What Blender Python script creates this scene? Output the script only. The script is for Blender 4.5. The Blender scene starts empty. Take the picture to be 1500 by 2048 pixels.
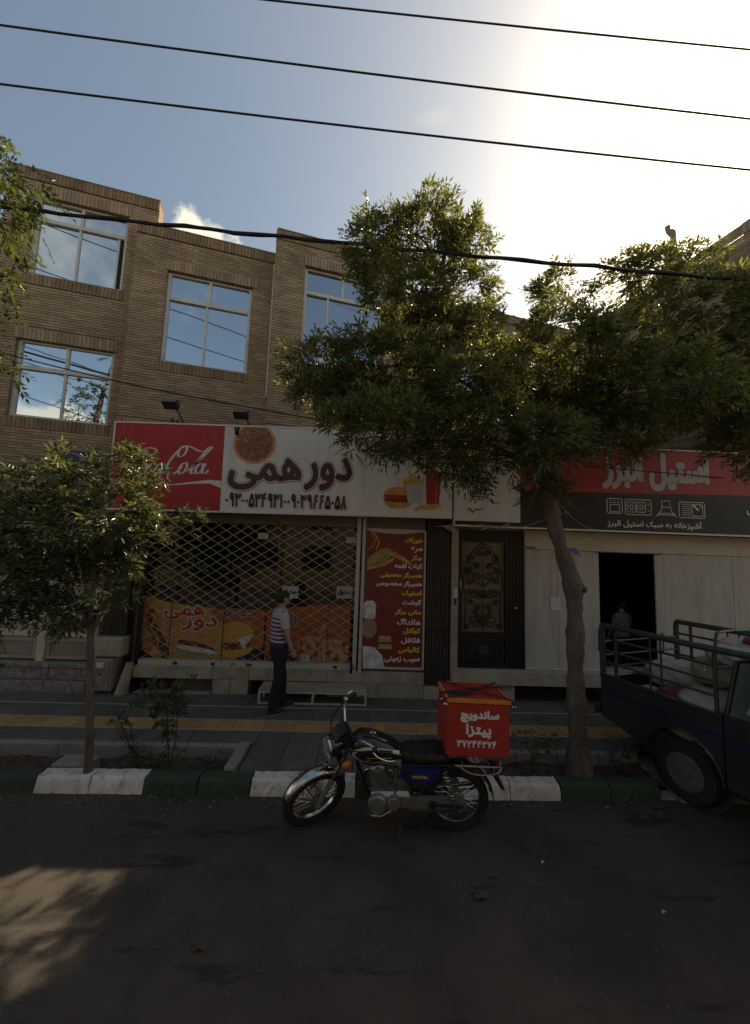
import bpy, bmesh, math, random
import numpy as np
from mathutils import Vector, Matrix
R = math.radians
random.seed(11)
scene = bpy.context.scene
COL = scene.collection

# ---------------------------------------------------------------- camera, sky, sun, exposure
cam_d = bpy.data.cameras.new('camera')
cam_d.sensor_fit = 'HORIZONTAL'; cam_d.sensor_width = 36; cam_d.lens = 18
cam_d.clip_start = 0.05; cam_d.clip_end = 3000
cam = bpy.data.objects.new('camera', cam_d); COL.objects.link(cam)
RI = Vector((0.99886002, -0.03312056, 0.03437559)); DN = Vector((0.03751616, 0.09940613, -0.99433946)); FW = Vector((0.02951594, 0.99449558, 0.10053537))
cm = Matrix((( RI.x, -DN.x, -FW.x, 0), (RI.y, -DN.y, -FW.y, 0), (RI.z, -DN.z, -FW.z, 2.5), (0, 0, 0, 1)))
cam.matrix_world = cm
scene.camera = cam

SUN_AZ, SUN_EL = R(54), R(42.3)          # azimuth from +Y towards +X
sun_dir = Vector((math.sin(SUN_AZ)*math.cos(SUN_EL), math.cos(SUN_AZ)*math.cos(SUN_EL), math.sin(SUN_EL)))
sun_d = bpy.data.lights.new('sun', 'SUN'); sun_d.energy = 4.2; sun_d.angle = R(0.55); sun_d.color = (1.0, 0.93, 0.82)
sun = bpy.data.objects.new('sun', sun_d); COL.objects.link(sun)
sun.rotation_euler = sun_dir.to_track_quat('Z', 'Y').to_euler()
sun.location = (20, 15, 25)

world = bpy.data.worlds.new('World'); scene.world = world; world.use_nodes = True
wn = world.node_tree; wn.nodes.clear()
def wnode(t, **k):
    n = wn.nodes.new(t)
    for a, v in k.items(): setattr(n, a, v)
    return n
def wl(a, b): wn.links.new(a, b)
out = wnode('ShaderNodeOutputWorld'); bg = wnode('ShaderNodeBackground'); bg.inputs[1].default_value = 0.10
sky = wnode('ShaderNodeTexSky', sky_type='NISHITA', sun_disc=False, sun_elevation=SUN_EL, sun_rotation=SUN_AZ)
sky.air_density = 1.0; sky.dust_density = 4.0; sky.ozone_density = 1.0; sky.altitude = 900
tc = wnode('ShaderNodeTexCoord')
nz = wnode('ShaderNodeTexNoise'); nz.inputs['Scale'].default_value = 12; nz.inputs['Detail'].default_value = 9; nz.inputs['Roughness'].default_value = .58
wl(tc.outputs['Generated'], nz.inputs['Vector'])
acc = None
def cloud(d, sx, sz, strength=1.0, soft=.28, amp=1.5):
    """one cumulus in direction d, angular half sizes sx / sz"""
    global acc
    d = Vector(d).normalized()
    sub = wnode('ShaderNodeVectorMath', operation='SUBTRACT'); wl(tc.outputs['Generated'], sub.inputs[0]); sub.inputs[1].default_value = d
    mul = wnode('ShaderNodeVectorMath', operation='MULTIPLY'); wl(sub.outputs[0], mul.inputs[0]); mul.inputs[1].default_value = (1/sx, 1/sx, 1/sz)
    ln = wnode('ShaderNodeVectorMath', operation='LENGTH'); wl(mul.outputs[0], ln.inputs[0])
    m1 = wnode('ShaderNodeMath', operation='MULTIPLY_ADD'); wl(nz.outputs[0], m1.inputs[0]); m1.inputs[1].default_value = amp; m1.inputs[2].default_value = 1 - amp*.5
    m2 = wnode('ShaderNodeMath', operation='SUBTRACT'); wl(m1.outputs[0], m2.inputs[0]); wl(ln.outputs['Value'], m2.inputs[1])
    mr = wnode('ShaderNodeMapRange', interpolation_type='SMOOTHSTEP'); wl(m2.outputs[0], mr.inputs[0])
    mr.inputs[1].default_value = 0; mr.inputs[2].default_value = soft; mr.inputs[3].default_value = 0; mr.inputs[4].default_value = strength
    if acc is None: acc = mr.outputs[0]
    else:
        mx = wnode('ShaderNodeMath', operation='MAXIMUM'); wl(acc, mx.inputs[0]); wl(mr.outputs[0], mx.inputs[1]); acc = mx.outputs[0]
cloud((-.345, .705, .605), .066, .050, .9, soft=.4, amp=2.6)
cloud((.103, .606, .789), .05, .012, .12, soft=.9)
cloud((-.18, -.95, .185), .40, .085, .95, amp=2.2)
cloud((-.46, -.86, .20), .24, .10, .95, amp=2.2)
cloud((.30, -.95, .16), .40, .08, .9)
cloud((-.22, -.80, .52), .30, .10, .38, soft=1.2, amp=2.5)
cloud((-.75, -.60, .30), .35, .10, .9)
cloud((.80, -.55, .22), .40, .09, .9)
cloud((-.95, .20, .26), .30, .08, .9)
mixw = wnode('ShaderNodeMixRGB'); wl(acc, mixw.inputs[0]); wl(sky.outputs[0], mixw.inputs[1]); mixw.inputs[2].default_value = (5.6, 5.65, 5.8, 1)
wl(mixw.outputs[0], bg.inputs[0]); wl(bg.outputs[0], out.inputs[0])

vs = scene.view_settings
vs.view_transform = 'Standard'; vs.look = 'None'; vs.exposure = 0.92; vs.gamma = 1; vs.use_curve_mapping = False
vs.use_white_balance = True; vs.white_balance_temperature = 8300; vs.white_balance_tint = 2
scene.cycles.max_bounces = 6; scene.cycles.transparent_max_bounces = 12
scene.cycles.use_denoising = True
scene.cycles.sample_clamp_indirect = 4

# ---------------------------------------------------------------- helpers
WM = {}
def tag(o, label=None, cat=None, group=None, kind=None):
    if label: o['label'] = label
    if cat: o['category'] = cat
    if group: o['group'] = group
    if kind: o['kind'] = kind
    return o
def thing(name, label, cat, loc=(0, 0, 0), rotz=0, group=None, rot=None):
    o = bpy.data.objects.new(name, None); COL.objects.link(o)
    o.empty_display_size = .2
    o.location = loc; o.rotation_euler = rot if rot else (0, 0, rotz)
    WM[o.name] = Matrix.Translation(loc) @ o.rotation_euler.to_matrix().to_4x4()
    return tag(o, label, cat, group)

class MB:
    """collects shapes (in the frame T) into one mesh"""
    def __init__(s, T=None):
        s.v = []; s.f = []; s.m = []; s.T = T or Matrix(); s.mi = 0
    def add(s, vs, fs, mi=None):
        b = len(s.v); T = s.T
        s.v += [tuple(T @ Vector(p)) for p in vs]
        s.f += [tuple(i+b for i in f) for f in fs]
        s.m += [s.mi if mi is None else mi]*len(fs)
    def box(s, x0, x1, y0, y1, z0, z1, mi=None, bev=0):
        if bev:
            b = bev
            P = []
            for z, i in ((z0, b), (z0+b, 0), (z1-b, 0), (z1, b)):
                for (x, y) in ((x0+b, y0+i), (x1-b, y0+i), (x1-i, y0+b), (x1-i, y1-b), (x1-b, y1-i), (x0+b, y1-i), (x0+i, y1-b), (x0+i, y0+b)): P.append((x, y, z))
            F = [tuple(range(7, -1, -1)), tuple(range(24, 32))]
            for r in range(3):
                for k in range(8): F.append((r*8+k, r*8+(k+1) % 8, r*8+8+(k+1) % 8, r*8+8+k))
            s.add(P, F, mi); return
        s.add([(x0, y0, z0), (x1, y0, z0), (x1, y1, z0), (x0, y1, z0), (x0, y0, z1), (x1, y0, z1), (x1, y1, z1), (x0, y1, z1)],
              [(0, 3, 2, 1), (4, 5, 6, 7), (0, 1, 5, 4), (1, 2, 6, 5), (2, 3, 7, 6), (3, 0, 4, 7)], mi)
    def prism(s, pts, axis, a, b, mi=None):
        """polygon pts (2D) extruded from a to b along axis"""
        n = len(pts)
        def P(p, t):
            return {'x': (t, p[0], p[1]), 'y': (p[0], t, p[1]), 'z': (p[0], p[1], t)}[axis]
        V = [P(p, a) for p in pts] + [P(p, b) for p in pts]
        s.add(V, [tuple(range(n)), tuple(range(2*n-1, n-1, -1))] + [(i, n+i, n+(i+1) % n, (i+1) % n) for i in range(n)], mi)
    def tube(s, pts, r, n=8, mi=None, cap=True, closed=False):
        pts = [Vector(p) for p in pts]; m = len(pts)
        rr = r if isinstance(r, (list, tuple)) else [r]*m
        V = []; F = []; prev = None
        for i, p in enumerate(pts):
            if closed: d = pts[(i+1) % m]-pts[i-1]
            else: d = pts[min(i+1, m-1)]-pts[max(i-1, 0)]
            d.normalize()
            if prev is None:
                u = d.cross(Vector((0, 0, 1)))
                if u.length < .1: u = d.cross(Vector((0, 1, 0)))
            else: u = prev - d*prev.dot(d)
            u.normalize(); w = d.cross(u); prev = u
            for k in range(n):
                a = 2*math.pi*k/n; V.append(p + (u*math.cos(a)+w*math.sin(a))*rr[i])
        for i in range(m if closed else m-1):
            j = (i+1) % m
            for k in range(n): F.append((i*n+k, i*n+(k+1) % n, j*n+(k+1) % n, j*n+k))
        if cap and not closed: F += [tuple(range(n-1, -1, -1)), tuple(range((m-1)*n, m*n))]
        s.add(V, F, mi)
    def lathe(s, prof, o, ax='y', n=24, mi=None, closed=False, cap=True):
        """profile [(radius, along)] spun round axis ax through o"""
        V = []; F = []; m = len(prof)
        for (r, t) in prof:
            for k in range(n):
                a = 2*math.pi*k/n; c, q = math.cos(a)*r, math.sin(a)*r
                p = {'y': (c, t, q), 'z': (c, q, t), 'x': (t, c, q)}[ax]
                V.append((o[0]+p[0], o[1]+p[1], o[2]+p[2]))
        for i in range(m if closed else m-1):
            j = (i+1) % m
            for k in range(n): F.append((i*n+k, i*n+(k+1) % n, j*n+(k+1) % n, j*n+k))
        if not closed and cap:
            if prof[0][0] > 1e-5: F.append(tuple(range(n)))
            if prof[-1][0] > 1e-5: F.append(tuple(range(m*n-1, (m-1)*n-1, -1)))
        s.add(V, F, mi)
    def ell(s, c, r, n=14, m=9, mi=None, z0=-1, z1=1):
        V = []; F = []
        for i in range(m+1):
            t = z0+(z1-z0)*i/m; t = math.sin(t*math.pi/2); q = math.sqrt(max(0, 1-t*t))
            for k in range(n):
                a = 2*math.pi*k/n; V.append((c[0]+r[0]*q*math.cos(a), c[1]+r[1]*q*math.sin(a), c[2]+r[2]*t))
        for i in range(m):
            for k in range(n): F.append((i*n+k, i*n+(k+1) % n, (i+1)*n+(k+1) % n, (i+1)*n+k))
        s.add(V, F, mi)
    def loft(s, rings, mi=None, n=16, cap=True):
        """rings (centre, rx, ry): horizontal ellipses, or (centre, rx, ry, dir) across dir"""
        V = []; F = []
        for g in rings:
            c = Vector(g[0])
            if len(g) > 3:
                d = Vector(g[3]).normalized(); u = Vector((0, 1, 0)).cross(d).normalized(); w = d.cross(u)
            else: u, w = Vector((1, 0, 0)), Vector((0, 1, 0))
            for k in range(n):
                a = 2*math.pi*k/n; V.append(c+u*(math.cos(a)*g[1])+w*(math.sin(a)*g[2]))
        m = len(rings)
        for i in range(m-1):
            for k in range(n): F.append((i*n+k, i*n+(k+1) % n, (i+1)*n+(k+1) % n, (i+1)*n+k))
        if cap: F += [tuple(range(n-1, -1, -1)), tuple(range((m-1)*n, m*n))]
        s.add(V, F, mi)
    def strip(s, pts, w, y, mi=None, ax='xz'):
        """flat ribbon of width w along 2D pts at depth y"""
        V = []; F = []; n = len(pts)
        ww = w if isinstance(w, (list, tuple)) else [w]*n
        for i, p in enumerate(pts):
            a = pts[max(i-1, 0)]; b = pts[min(i+1, n-1)]
            dx, dz = b[0]-a[0], b[1]-a[1]; l = math.hypot(dx, dz) or 1
            nx, nz_ = -dz/l*ww[i]/2, dx/l*ww[i]/2
            V += [(p[0]+nx, y, p[1]+nz_), (p[0]-nx, y, p[1]-nz_)]
        F = [(2*i, 2*i+1, 2*i+3, 2*i+2) for i in range(n-1)]
        s.add(V, F, mi)
    def poly(s, pts, y, mi=None):
        s.add([(p[0], y, p[1]) for p in pts], [tuple(range(len(pts)))], mi)
    def disc(s, cx, cz, rx, rz, y, n=24, mi=None):
        s.poly([(cx+rx*math.cos(2*math.pi*k/n), cz+rz*math.sin(2*math.pi*k/n)) for k in range(n)], y, mi)
    def build(s, name, mats, parent=None, smooth=False, loc=None, label=None, kind=None, fix=True, origin=None):
        me = bpy.data.meshes.new(name)
        if parent is not None:
            M = WM[parent.name].inverted(); V = [tuple(M @ Vector(p)) for p in s.v]
        else: V = s.v
        me.from_pydata(V, [], s.f)
        mats = mats if isinstance(mats, (list, tuple)) else [mats]
        for q in mats: me.materials.append(q)
        if len(mats) > 1: me.polygons.foreach_set('material_index', s.m)
        if fix:
            bm = bmesh.new(); bm.from_mesh(me); bmesh.ops.recalc_face_normals(bm, faces=bm.faces); bm.to_mesh(me); bm.free()
        if smooth:
            me.polygons.foreach_set('use_smooth', [True]*len(me.polygons))
            if smooth != 'all':
                me.set_sharp_from_angle(angle=R(40))
        me.update()
        o = bpy.data.objects.new(name, me); COL.objects.link(o)
        if parent is not None:
            o.parent = parent; WM[o.name] = WM[parent.name]
        else:
            if origin is not None:
                me.transform(Matrix.Translation(-Vector(origin))); o.location = origin
                WM[o.name] = Matrix.Translation(origin)
            else: WM[o.name] = Matrix()
        if label: o['label'] = label
        if kind: o['kind'] = kind
        return o
def box(name, m, parent, x0, x1, y0, y1, z0, z1, bev=0, T=None, label=None):
    b = MB(T); b.box(x0, x1, y0, y1, z0, z1, bev=bev); return b.build(name, m, parent, label=label)
def inst(src, parent, loc, name=None, rot=None, mat=None):
    """a copy sharing mesh data; loc is added to its place in the parent"""
    o = src.copy(); COL.objects.link(o)
    if name: o.name = name
    o.parent = parent; o.location = loc
    if rot: o.rotation_euler = rot
    return o
def frame(loc, rotz=0): return Matrix.Translation(loc) @ Matrix.Rotation(rotz, 4, 'Z')
def cr_spline(P, n=8):
    P = [Vector(p) for p in P]; out = []
    Q = [P[0]*2-P[1]]+P+[P[-1]*2-P[-2]]
    for i in range(1, len(Q)-2):
        for k in range(n):
            t = k/n; a, b, c, d = Q[i-1], Q[i], Q[i+1], Q[i+2]
            out.append(.5*((2*b)+(c-a)*t+(2*a-5*b+4*c-d)*t*t+(3*b-a-3*c+d)*t**3))
    out.append(P[-1]); return out

# ---------------------------------------------------------------- materials
def new_mat(name):
    m = bpy.data.materials.new(name); m.use_nodes = True
    nt = m.node_tree; b = nt.nodes['Principled BSDF']
    return m, nt, b
def mat(name, col, rough=.75, metal=0, var=.18, scale=5, dirt=0, dcol=(.03, .025, .02), dscale=2.2, bump=0, bscale=60, island=0, objrand=0, spec=.35, coat=0, stretch=None, bdist=.01):
    m, nt, b = new_mat(name); N = nt.nodes; L = nt.links
    tcn = N.new('ShaderNodeTexCoord'); vec = tcn.outputs['Object']
    if stretch:
        mp = N.new('ShaderNodeMapping'); mp.inputs['Scale'].default_value = stretch; L.new(vec, mp.inputs[0]); vec = mp.outputs[0]
    if objrand:
        oi = N.new('ShaderNodeObjectInfo'); ad = N.new('ShaderNodeVectorMath'); ad.operation = 'ADD'
        cx = N.new('ShaderNodeCombineXYZ'); ml = N.new('ShaderNodeMath'); ml.operation = 'MULTIPLY'; ml.inputs[1].default_value = 50
        L.new(oi.outputs['Random'], ml.inputs[0]); L.new(ml.outputs[0], cx.inputs[0]); L.new(ml.outputs[0], cx.inputs[1])
        L.new(vec, ad.inputs[0]); L.new(cx.outputs[0], ad.inputs[1]); vec = ad.outputs[0]
    n1 = N.new('ShaderNodeTexNoise'); n1.inputs['Scale'].default_value = scale; n1.inputs['Detail'].default_value = 7; n1.inputs['Roughness'].default_value = .62
    L.new(vec, n1.inputs['Vector'])
    hsv = N.new('ShaderNodeHueSaturation'); hsv.inputs['Color'].default_value = (*col, 1)
    mr = N.new('ShaderNodeMapRange'); mr.inputs[1].default_value = .3; mr.inputs[2].default_value = .7; mr.inputs[3].default_value = 1-var; mr.inputs[4].default_value = 1+var
    L.new(n1.outputs[0], mr.inputs[0]); val = mr.outputs[0]
    for src, amt in (('isl', island), ('obj', objrand)):
        if not amt: continue
        if src == 'isl': g = N.new('ShaderNodeNewGeometry'); rnd = g.outputs['Random Per Island']
        else: g = N.new('ShaderNodeObjectInfo'); rnd = g.outputs['Random']
        q = N.new('ShaderNodeMapRange'); q.inputs[3].default_value = 1-amt; q.inputs[4].default_value = 1+amt; L.new(rnd, q.inputs[0])
        mm = N.new('ShaderNodeMath'); mm.operation = 'MULTIPLY'; L.new(val, mm.inputs[0]); L.new(q.outputs[0], mm.inputs[1]); val = mm.outputs[0]
    L.new(val, hsv.inputs['Value']); colr = hsv.outputs[0]
    if dirt:
        n2 = N.new('ShaderNodeTexNoise'); n2.inputs['Scale'].default_value = dscale; n2.inputs['Detail'].default_value = 9; n2.inputs['Roughness'].default_value = .7
        L.new(vec, n2.inputs['Vector'])
        r2 = N.new('ShaderNodeMapRange'); r2.inputs[1].default_value = .5; r2.inputs[2].default_value = .72; r2.inputs[3].default_value = 0; r2.inputs[4].default_value = dirt
        L.new(n2.outputs[0], r2.inputs[0])
        mx = N.new('ShaderNodeMixRGB'); L.new(r2.outputs[0], mx.inputs[0]); L.new(colr, mx.inputs[1]); mx.inputs[2].default_value = (*dcol, 1); colr = mx.outputs[0]
    L.new(colr, b.inputs['Base Color'])
    b.inputs['Roughness'].default_value = rough; b.inputs['Metallic'].default_value = metal; b.inputs['Specular IOR Level'].default_value = spec
    if coat: b.inputs['Coat Weight'].default_value = coat; b.inputs['Coat Roughness'].default_value = .08
    if bump:
        n3 = N.new('ShaderNodeTexNoise'); n3.inputs['Scale'].default_value = bscale; n3.inputs['Detail'].default_value = 6; L.new(vec, n3.inputs['Vector'])
        bp = N.new('ShaderNodeBump'); bp.inputs['Strength'].default_value = bump; bp.inputs['Distance'].default_value = bdist
        L.new(n3.outputs[0], bp.inputs['Height']); L.new(bp.outputs[0], b.inputs['Normal'])
    return m
M = {}
M['brick'] = mat('brick', (.37, .258, .168), .9, var=.12, scale=1.2, dirt=.5, dcol=(.15, .105, .07), dscale=1.1, island=.2, bump=.25, bscale=120)
M['brick_dark'] = mat('brick_weathered', (.29, .19, .115), .9, var=.15, scale=1.6, dirt=.75, dcol=(.06, .045, .03), dscale=1.6, island=.22, bump=.25, bscale=120)
M['mortar'] = mat('mortar', (.205, .143, .096), .95, var=.2, scale=3)
M['alu'] = mat('aluminium', (.60, .575, .53), .5, .1, var=.08, scale=8, dirt=.35, dcol=(.26, .23, .19))
M['concrete'] = mat('concrete', (.24, .22, .195), .9, var=.2, scale=4, dirt=.6, dcol=(.08, .07, .06), bump=.4, bscale=50)
M['stone'] = mat('travertine', (.33, .285, .225), .85, var=.18, scale=5, dirt=.7, dcol=(.10, .08, .06), dscale=3, bump=.3, bscale=40, objrand=.12)
M['granite'] = mat('grey_granite', (.20, .18, .165), .8, var=.5, scale=14, dirt=.6, dcol=(.07, .06, .05), bump=.3, objrand=.1)
M['asphalt'] = mat('asphalt', (.070, .055, .045), .93, var=.3, scale=1.3, dirt=.8, dcol=(.022, .02, .018), dscale=.9, bump=.9, bscale=160, spec=.2)
M['soil'] = mat('soil', (.075, .05, .036), 1, var=.45, scale=9, dirt=.6, dcol=(.03, .022, .016), bump=1.5, bscale=30)
M['paving'] = mat('paving_tile', (.112, .096, .084), .85, var=.2, scale=7, dirt=.5, dcol=(.05, .045, .042), dscale=5, objrand=.14, bump=.3)
M['joint'] = mat('paving_bed', (.05, .046, .042), .95)
M['yellow_tile'] = mat('yellow_tactile', (.38, .215, .085), .85, var=.2, scale=8, dirt=.55, dcol=(.15, .09, .04), dscale=6, objrand=.16)
M['pale_line'] = mat('pale_edging', (.30, .28, .25), .9, var=.2, dirt=.5, dscale=5)
M['kerb_white'] = mat('white_kerb_paint', (.60, .55, .50), .8, var=.1, scale=6, dirt=.85, dcol=(.10, .085, .075), dscale=7, bump=.5, bscale=35, objrand=.07)
M['kerb_green'] = mat('green_kerb_paint', (.028, .05, .027), .8, var=.2, scale=6, dirt=.7, dcol=(.055, .05, .042), dscale=5, bump=.5, bscale=35, objrand=.15)
M['white_wall'] = mat('white_sheet', (.42, .39, .345), .6, var=.12, scale=3, dirt=.6, dcol=(.24, .19, .145), dscale=2.2, stretch=(2.5, 2.5, .45))
M['cream'] = mat('cream_paint', (.50, .44, .35), .65, var=.08, dirt=.4, dcol=(.25, .2, .15), dscale=3)
M['cream_dark'] = mat('cream_frame', (.30, .255, .20), .6, var=.1, dirt=.4, dcol=(.12, .1, .08))
M['black_iron'] = mat('black_iron', (.022, .018, .017), .45, .3, var=.3)
M['dark_steel'] = mat('dark_steel', (.05, .042, .038), .55, .3, var=.25, dirt=.4, dcol=(.09, .05, .03))
M['grille'] = mat('galvanised_bar', (.38, .34, .29), .5, .5, var=.15, dirt=.4, dcol=(.14, .08, .05), dscale=8)
M['galv'] = mat('painted_rail', (.46, .43, .38), .6, .1, var=.1, dirt=.55, dcol=(.16, .11, .08), dscale=5)
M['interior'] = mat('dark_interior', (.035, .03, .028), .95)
M['rubber'] = mat('rubber', (.018, .017, .016), .85, var=.2, dirt=.4, dcol=(.06, .05, .042), dscale=6, bump=.3, bscale=80)
M['chrome'] = mat('chrome', (.52, .51, .50), .2, 1, var=.15, scale=20, dirt=.5, dcol=(.12, .09, .07), dscale=14)
M['cast'] = mat('cast_alloy', (.36, .34, .31), .42, .75, var=.15, dirt=.5, dcol=(.07, .06, .05), dscale=14)
M['cable'] = mat('cable_rubber', (.012, .012, .013), .7)
M['red_print'] = mat('red_print', (.40, .026, .024), .5, var=.10, scale=3, dirt=.35, dcol=(.20, .045, .04), dscale=3, stretch=(2.5, 1, .5))
M['white_print'] = mat('white_print', (.64, .61, .565), .5, var=.07, scale=3, dirt=.45, dcol=(.40, .35, .29), dscale=2.6, stretch=(2.5, 1, .45))
M['black_print'] = mat('black_print', (.016, .013, .013), .4, var=.1)
M['maroon_print'] = mat('maroon_print', (.07, .022, .02), .45, var=.1)
M['grey_print'] = mat('grey_print', (.45, .43, .41), .45, var=.05)
M['yellow_print'] = mat('yellow_print', (.62, .50, .06), .5, var=.08)
M['bark'] = mat('bark', (.105, .08, .062), .95, var=.35, scale=9, dirt=.5, dcol=(.2, .16, .12), dscale=6, bump=1.0, bscale=20, bdist=.035, stretch=(1, 1, .35))
M['twig'] = mat('twig_bark', (.07, .052, .036), .95, var=.3)
def leafmat(name, col, tcol, rough=.42):
    m, nt, b = new_mat(name); N = nt.nodes; L = nt.links
    g = N.new('ShaderNodeNewGeometry'); hs = N.new('ShaderNodeHueSaturation'); hs.inputs['Color'].default_value = (*col, 1)
    q = N.new('ShaderNodeMapRange'); q.inputs[3].default_value = .55; q.inputs[4].default_value = 1.5; L.new(g.outputs['Random Per Island'], q.inputs[0]); L.new(q.outputs[0], hs.inputs['Value'])
    q2 = N.new('ShaderNodeMapRange'); q2.inputs[3].default_value = .475; q2.inputs[4].default_value = .515
    m7 = N.new('ShaderNodeMath'); m7.operation = 'MULTIPLY'; m7.inputs[1].default_value = 7.31; fr = N.new('ShaderNodeMath'); fr.operation = 'FRACT'
    L.new(g.outputs['Random Per Island'], m7.inputs[0]); L.new(m7.outputs[0], fr.inputs[0]); L.new(fr.outputs[0], q2.inputs[0]); L.new(q2.outputs[0], hs.inputs['Hue'])
    L.new(hs.outputs[0], b.inputs['Base Color']); b.inputs['Roughness'].default_value = rough; b.inputs['Specular IOR Level'].default_value = .5
    tr = N.new('ShaderNodeBsdfTranslucent'); hs2 = N.new('ShaderNodeHueSaturation'); hs2.inputs['Color'].default_value = (*tcol, 1); L.new(q.outputs[0], hs2.inputs['Value']); L.new(hs2.outputs[0], tr.inputs[0])
    mx = N.new('ShaderNodeMixShader'); mx.inputs[0].default_value = .38; L.new(b.outputs[0], mx.inputs[1]); L.new(tr.outputs[0], mx.inputs[2])
    L.new(mx.outputs[0], N['Material Output'].inputs[0]); return m
M['leaf'] = leafmat('ash_leaf', (.072, .084, .030), (.24, .235, .055), .34)
M['leaf2'] = leafmat('young_ash_leaf', (.078, .090, .040), (.18, .185, .065), .25)
M['leaf3'] = leafmat('compound_leaf', (.045, .06, .02), (.11, .13, .025))
M['leaf4'] = leafmat('rose_leaf', (.05, .068, .035), (.08, .10, .03))
def glassmat(name, col, rough=.02, wave=.02):
    m, nt, b = new_mat(name); N = nt.nodes; L = nt.links
    b.inputs['Base Color'].default_value = (*col, 1); b.inputs['Metallic'].default_value = 1; b.inputs['Roughness'].default_value = rough
    t = N.new('ShaderNodeTexCoord'); n = N.new('ShaderNodeTexNoise'); n.inputs['Scale'].default_value = 1.6; n.inputs['Detail'].default_value = 1; L.new(t.outputs['Object'], n.inputs['Vector'])
    bp = N.new('ShaderNodeBump'); bp.inputs['Strength'].default_value = wave; bp.inputs['Distance'].default_value = .1; L.new(n.outputs[0], bp.inputs['Height']); L.new(bp.outputs[0], b.inputs['Normal']); return m
M['mirror_glass'] = glassmat('coated_window_glass', (.55, .60, .64))
M['dull_glass'] = glassmat('curtained_window_glass', (.42, .46, .49), .08)
M['dark_glass'] = mat('dark_glass', (.012, .012, .013), .05, var=.05, spec=.6)
def shop_glass():
    m, nt, b = new_mat('shop_glass'); N = nt.nodes; L = nt.links
    tr = N.new('ShaderNodeBsdfTransparent'); tr.inputs[0].default_value = (.75, .76, .74, 1); gl = N.new('ShaderNodeBsdfGlossy'); gl.inputs['Roughness'].default_value = .03
    fr = N.new('ShaderNodeFresnel'); fr.inputs[0].default_value = 1.5
    mx = N.new('ShaderNodeMixShader'); L.new(fr.outputs[0], mx.inputs[0]); L.new(tr.outputs[0], mx.inputs[1]); L.new(gl.outputs[0], mx.inputs[2])
    L.new(mx.outputs[0], N['Material Output'].inputs[0]); return m
M['shop_glass'] = shop_glass()
def ramp_mat(name, stops, scale=12, detail=5, rough=.5, vor=False):
    """printed picture: noise through a colour ramp"""
    m, nt, b = new_mat(name); N = nt.nodes; L = nt.links
    t = N.new('ShaderNodeTexCoord')
    if vor: n = N.new('ShaderNodeTexVoronoi'); n.inputs['Scale'].default_value = scale; o = n.outputs['Color']
    else: n = N.new('ShaderNodeTexNoise'); n.inputs['Scale'].default_value = scale; n.inputs['Detail'].default_value = detail; o = n.outputs[0]
    L.new(t.outputs['Object'], n.inputs['Vector'])
    r = N.new('ShaderNodeValToRGB'); e = r.color_ramp.elements
    while len(e) > 1: e.remove(e[0])
    e[0].position = stops[0][0]; e[0].color = (*stops[0][1], 1)
    for p, c in stops[1:]:
        q = e.new(p); q.color = (*c, 1)
    L.new(o, r.inputs[0]); L.new(r.outputs[0], b.inputs['Base Color']); b.inputs['Roughness'].default_value = rough; return m
M['pizza'] = ramp_mat('pizza_print', [(.3, (.04, .04, .012)), (.42, (.20, .035, .015)), (.52, (.30, .10, .03)), (.62, (.22, .04, .015)), (.75, (.06, .07, .02))], 16)
M['bun'] = ramp_mat('bun_print', [(.3, (.42, .16, .04)), (.7, (.62, .33, .10))], 10)
M['patty'] = ramp_mat('patty_print', [(.3, (.06, .02, .012)), (.7, (.14, .05, .02))], 20)
M['salad'] = ramp_mat('salad_print', [(.35, (.05, .13, .03)), (.5, (.30, .32, .10)), (.65, (.35, .08, .05))], 26)
M['fries'] = ramp_mat('fries_print', [(.35, (.48, .20, .03)), (.65, (.70, .42, .08))], 30)
M['sausage'] = ramp_mat('sausage_print', [(.3, (.34, .06, .03)), (.5, (.48, .20, .08)), (.7, (.55, .38, .20))], 7)
M['orange_print'] = ramp_mat('orange_banner_print', [(.3, (.36, .07, .02)), (.6, (.40, .11, .025)), (.8, (.45, .18, .04))], 1.6)
M['gold_print'] = ramp_mat('gold_banner_print', [(.3, (.42, .22, .025)), (.7, (.46, .30, .05))], 1.5)
M['rice'] = ramp_mat('kebab_print', [(.3, (.16, .03, .02)), (.45, (.40, .10, .04)), (.55, (.58, .42, .2)), (.7, (.22, .05, .03))], 9)
M['menu_red'] = ramp_mat('menu_cloth_print', [(.3, (.09, .014, .011)), (.5, (.19, .024, .017)), (.7, (.12, .018, .014))], 3.0, 3)
M['navy_print'] = mat('navy_print', (.02, .02, .06), .5)
M['chef_white'] = ramp_mat('chef_coat_print', [(.35, (.35, .35, .36)), (.6, (.62, .61, .60))], 8, 2)
M['chef_face'] = mat('chef_face_print', (.30, .17, .13), .6, var=.05, scale=1)
M['paper'] = mat('paper', (.52, .51, .48), .8, var=.05)

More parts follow.
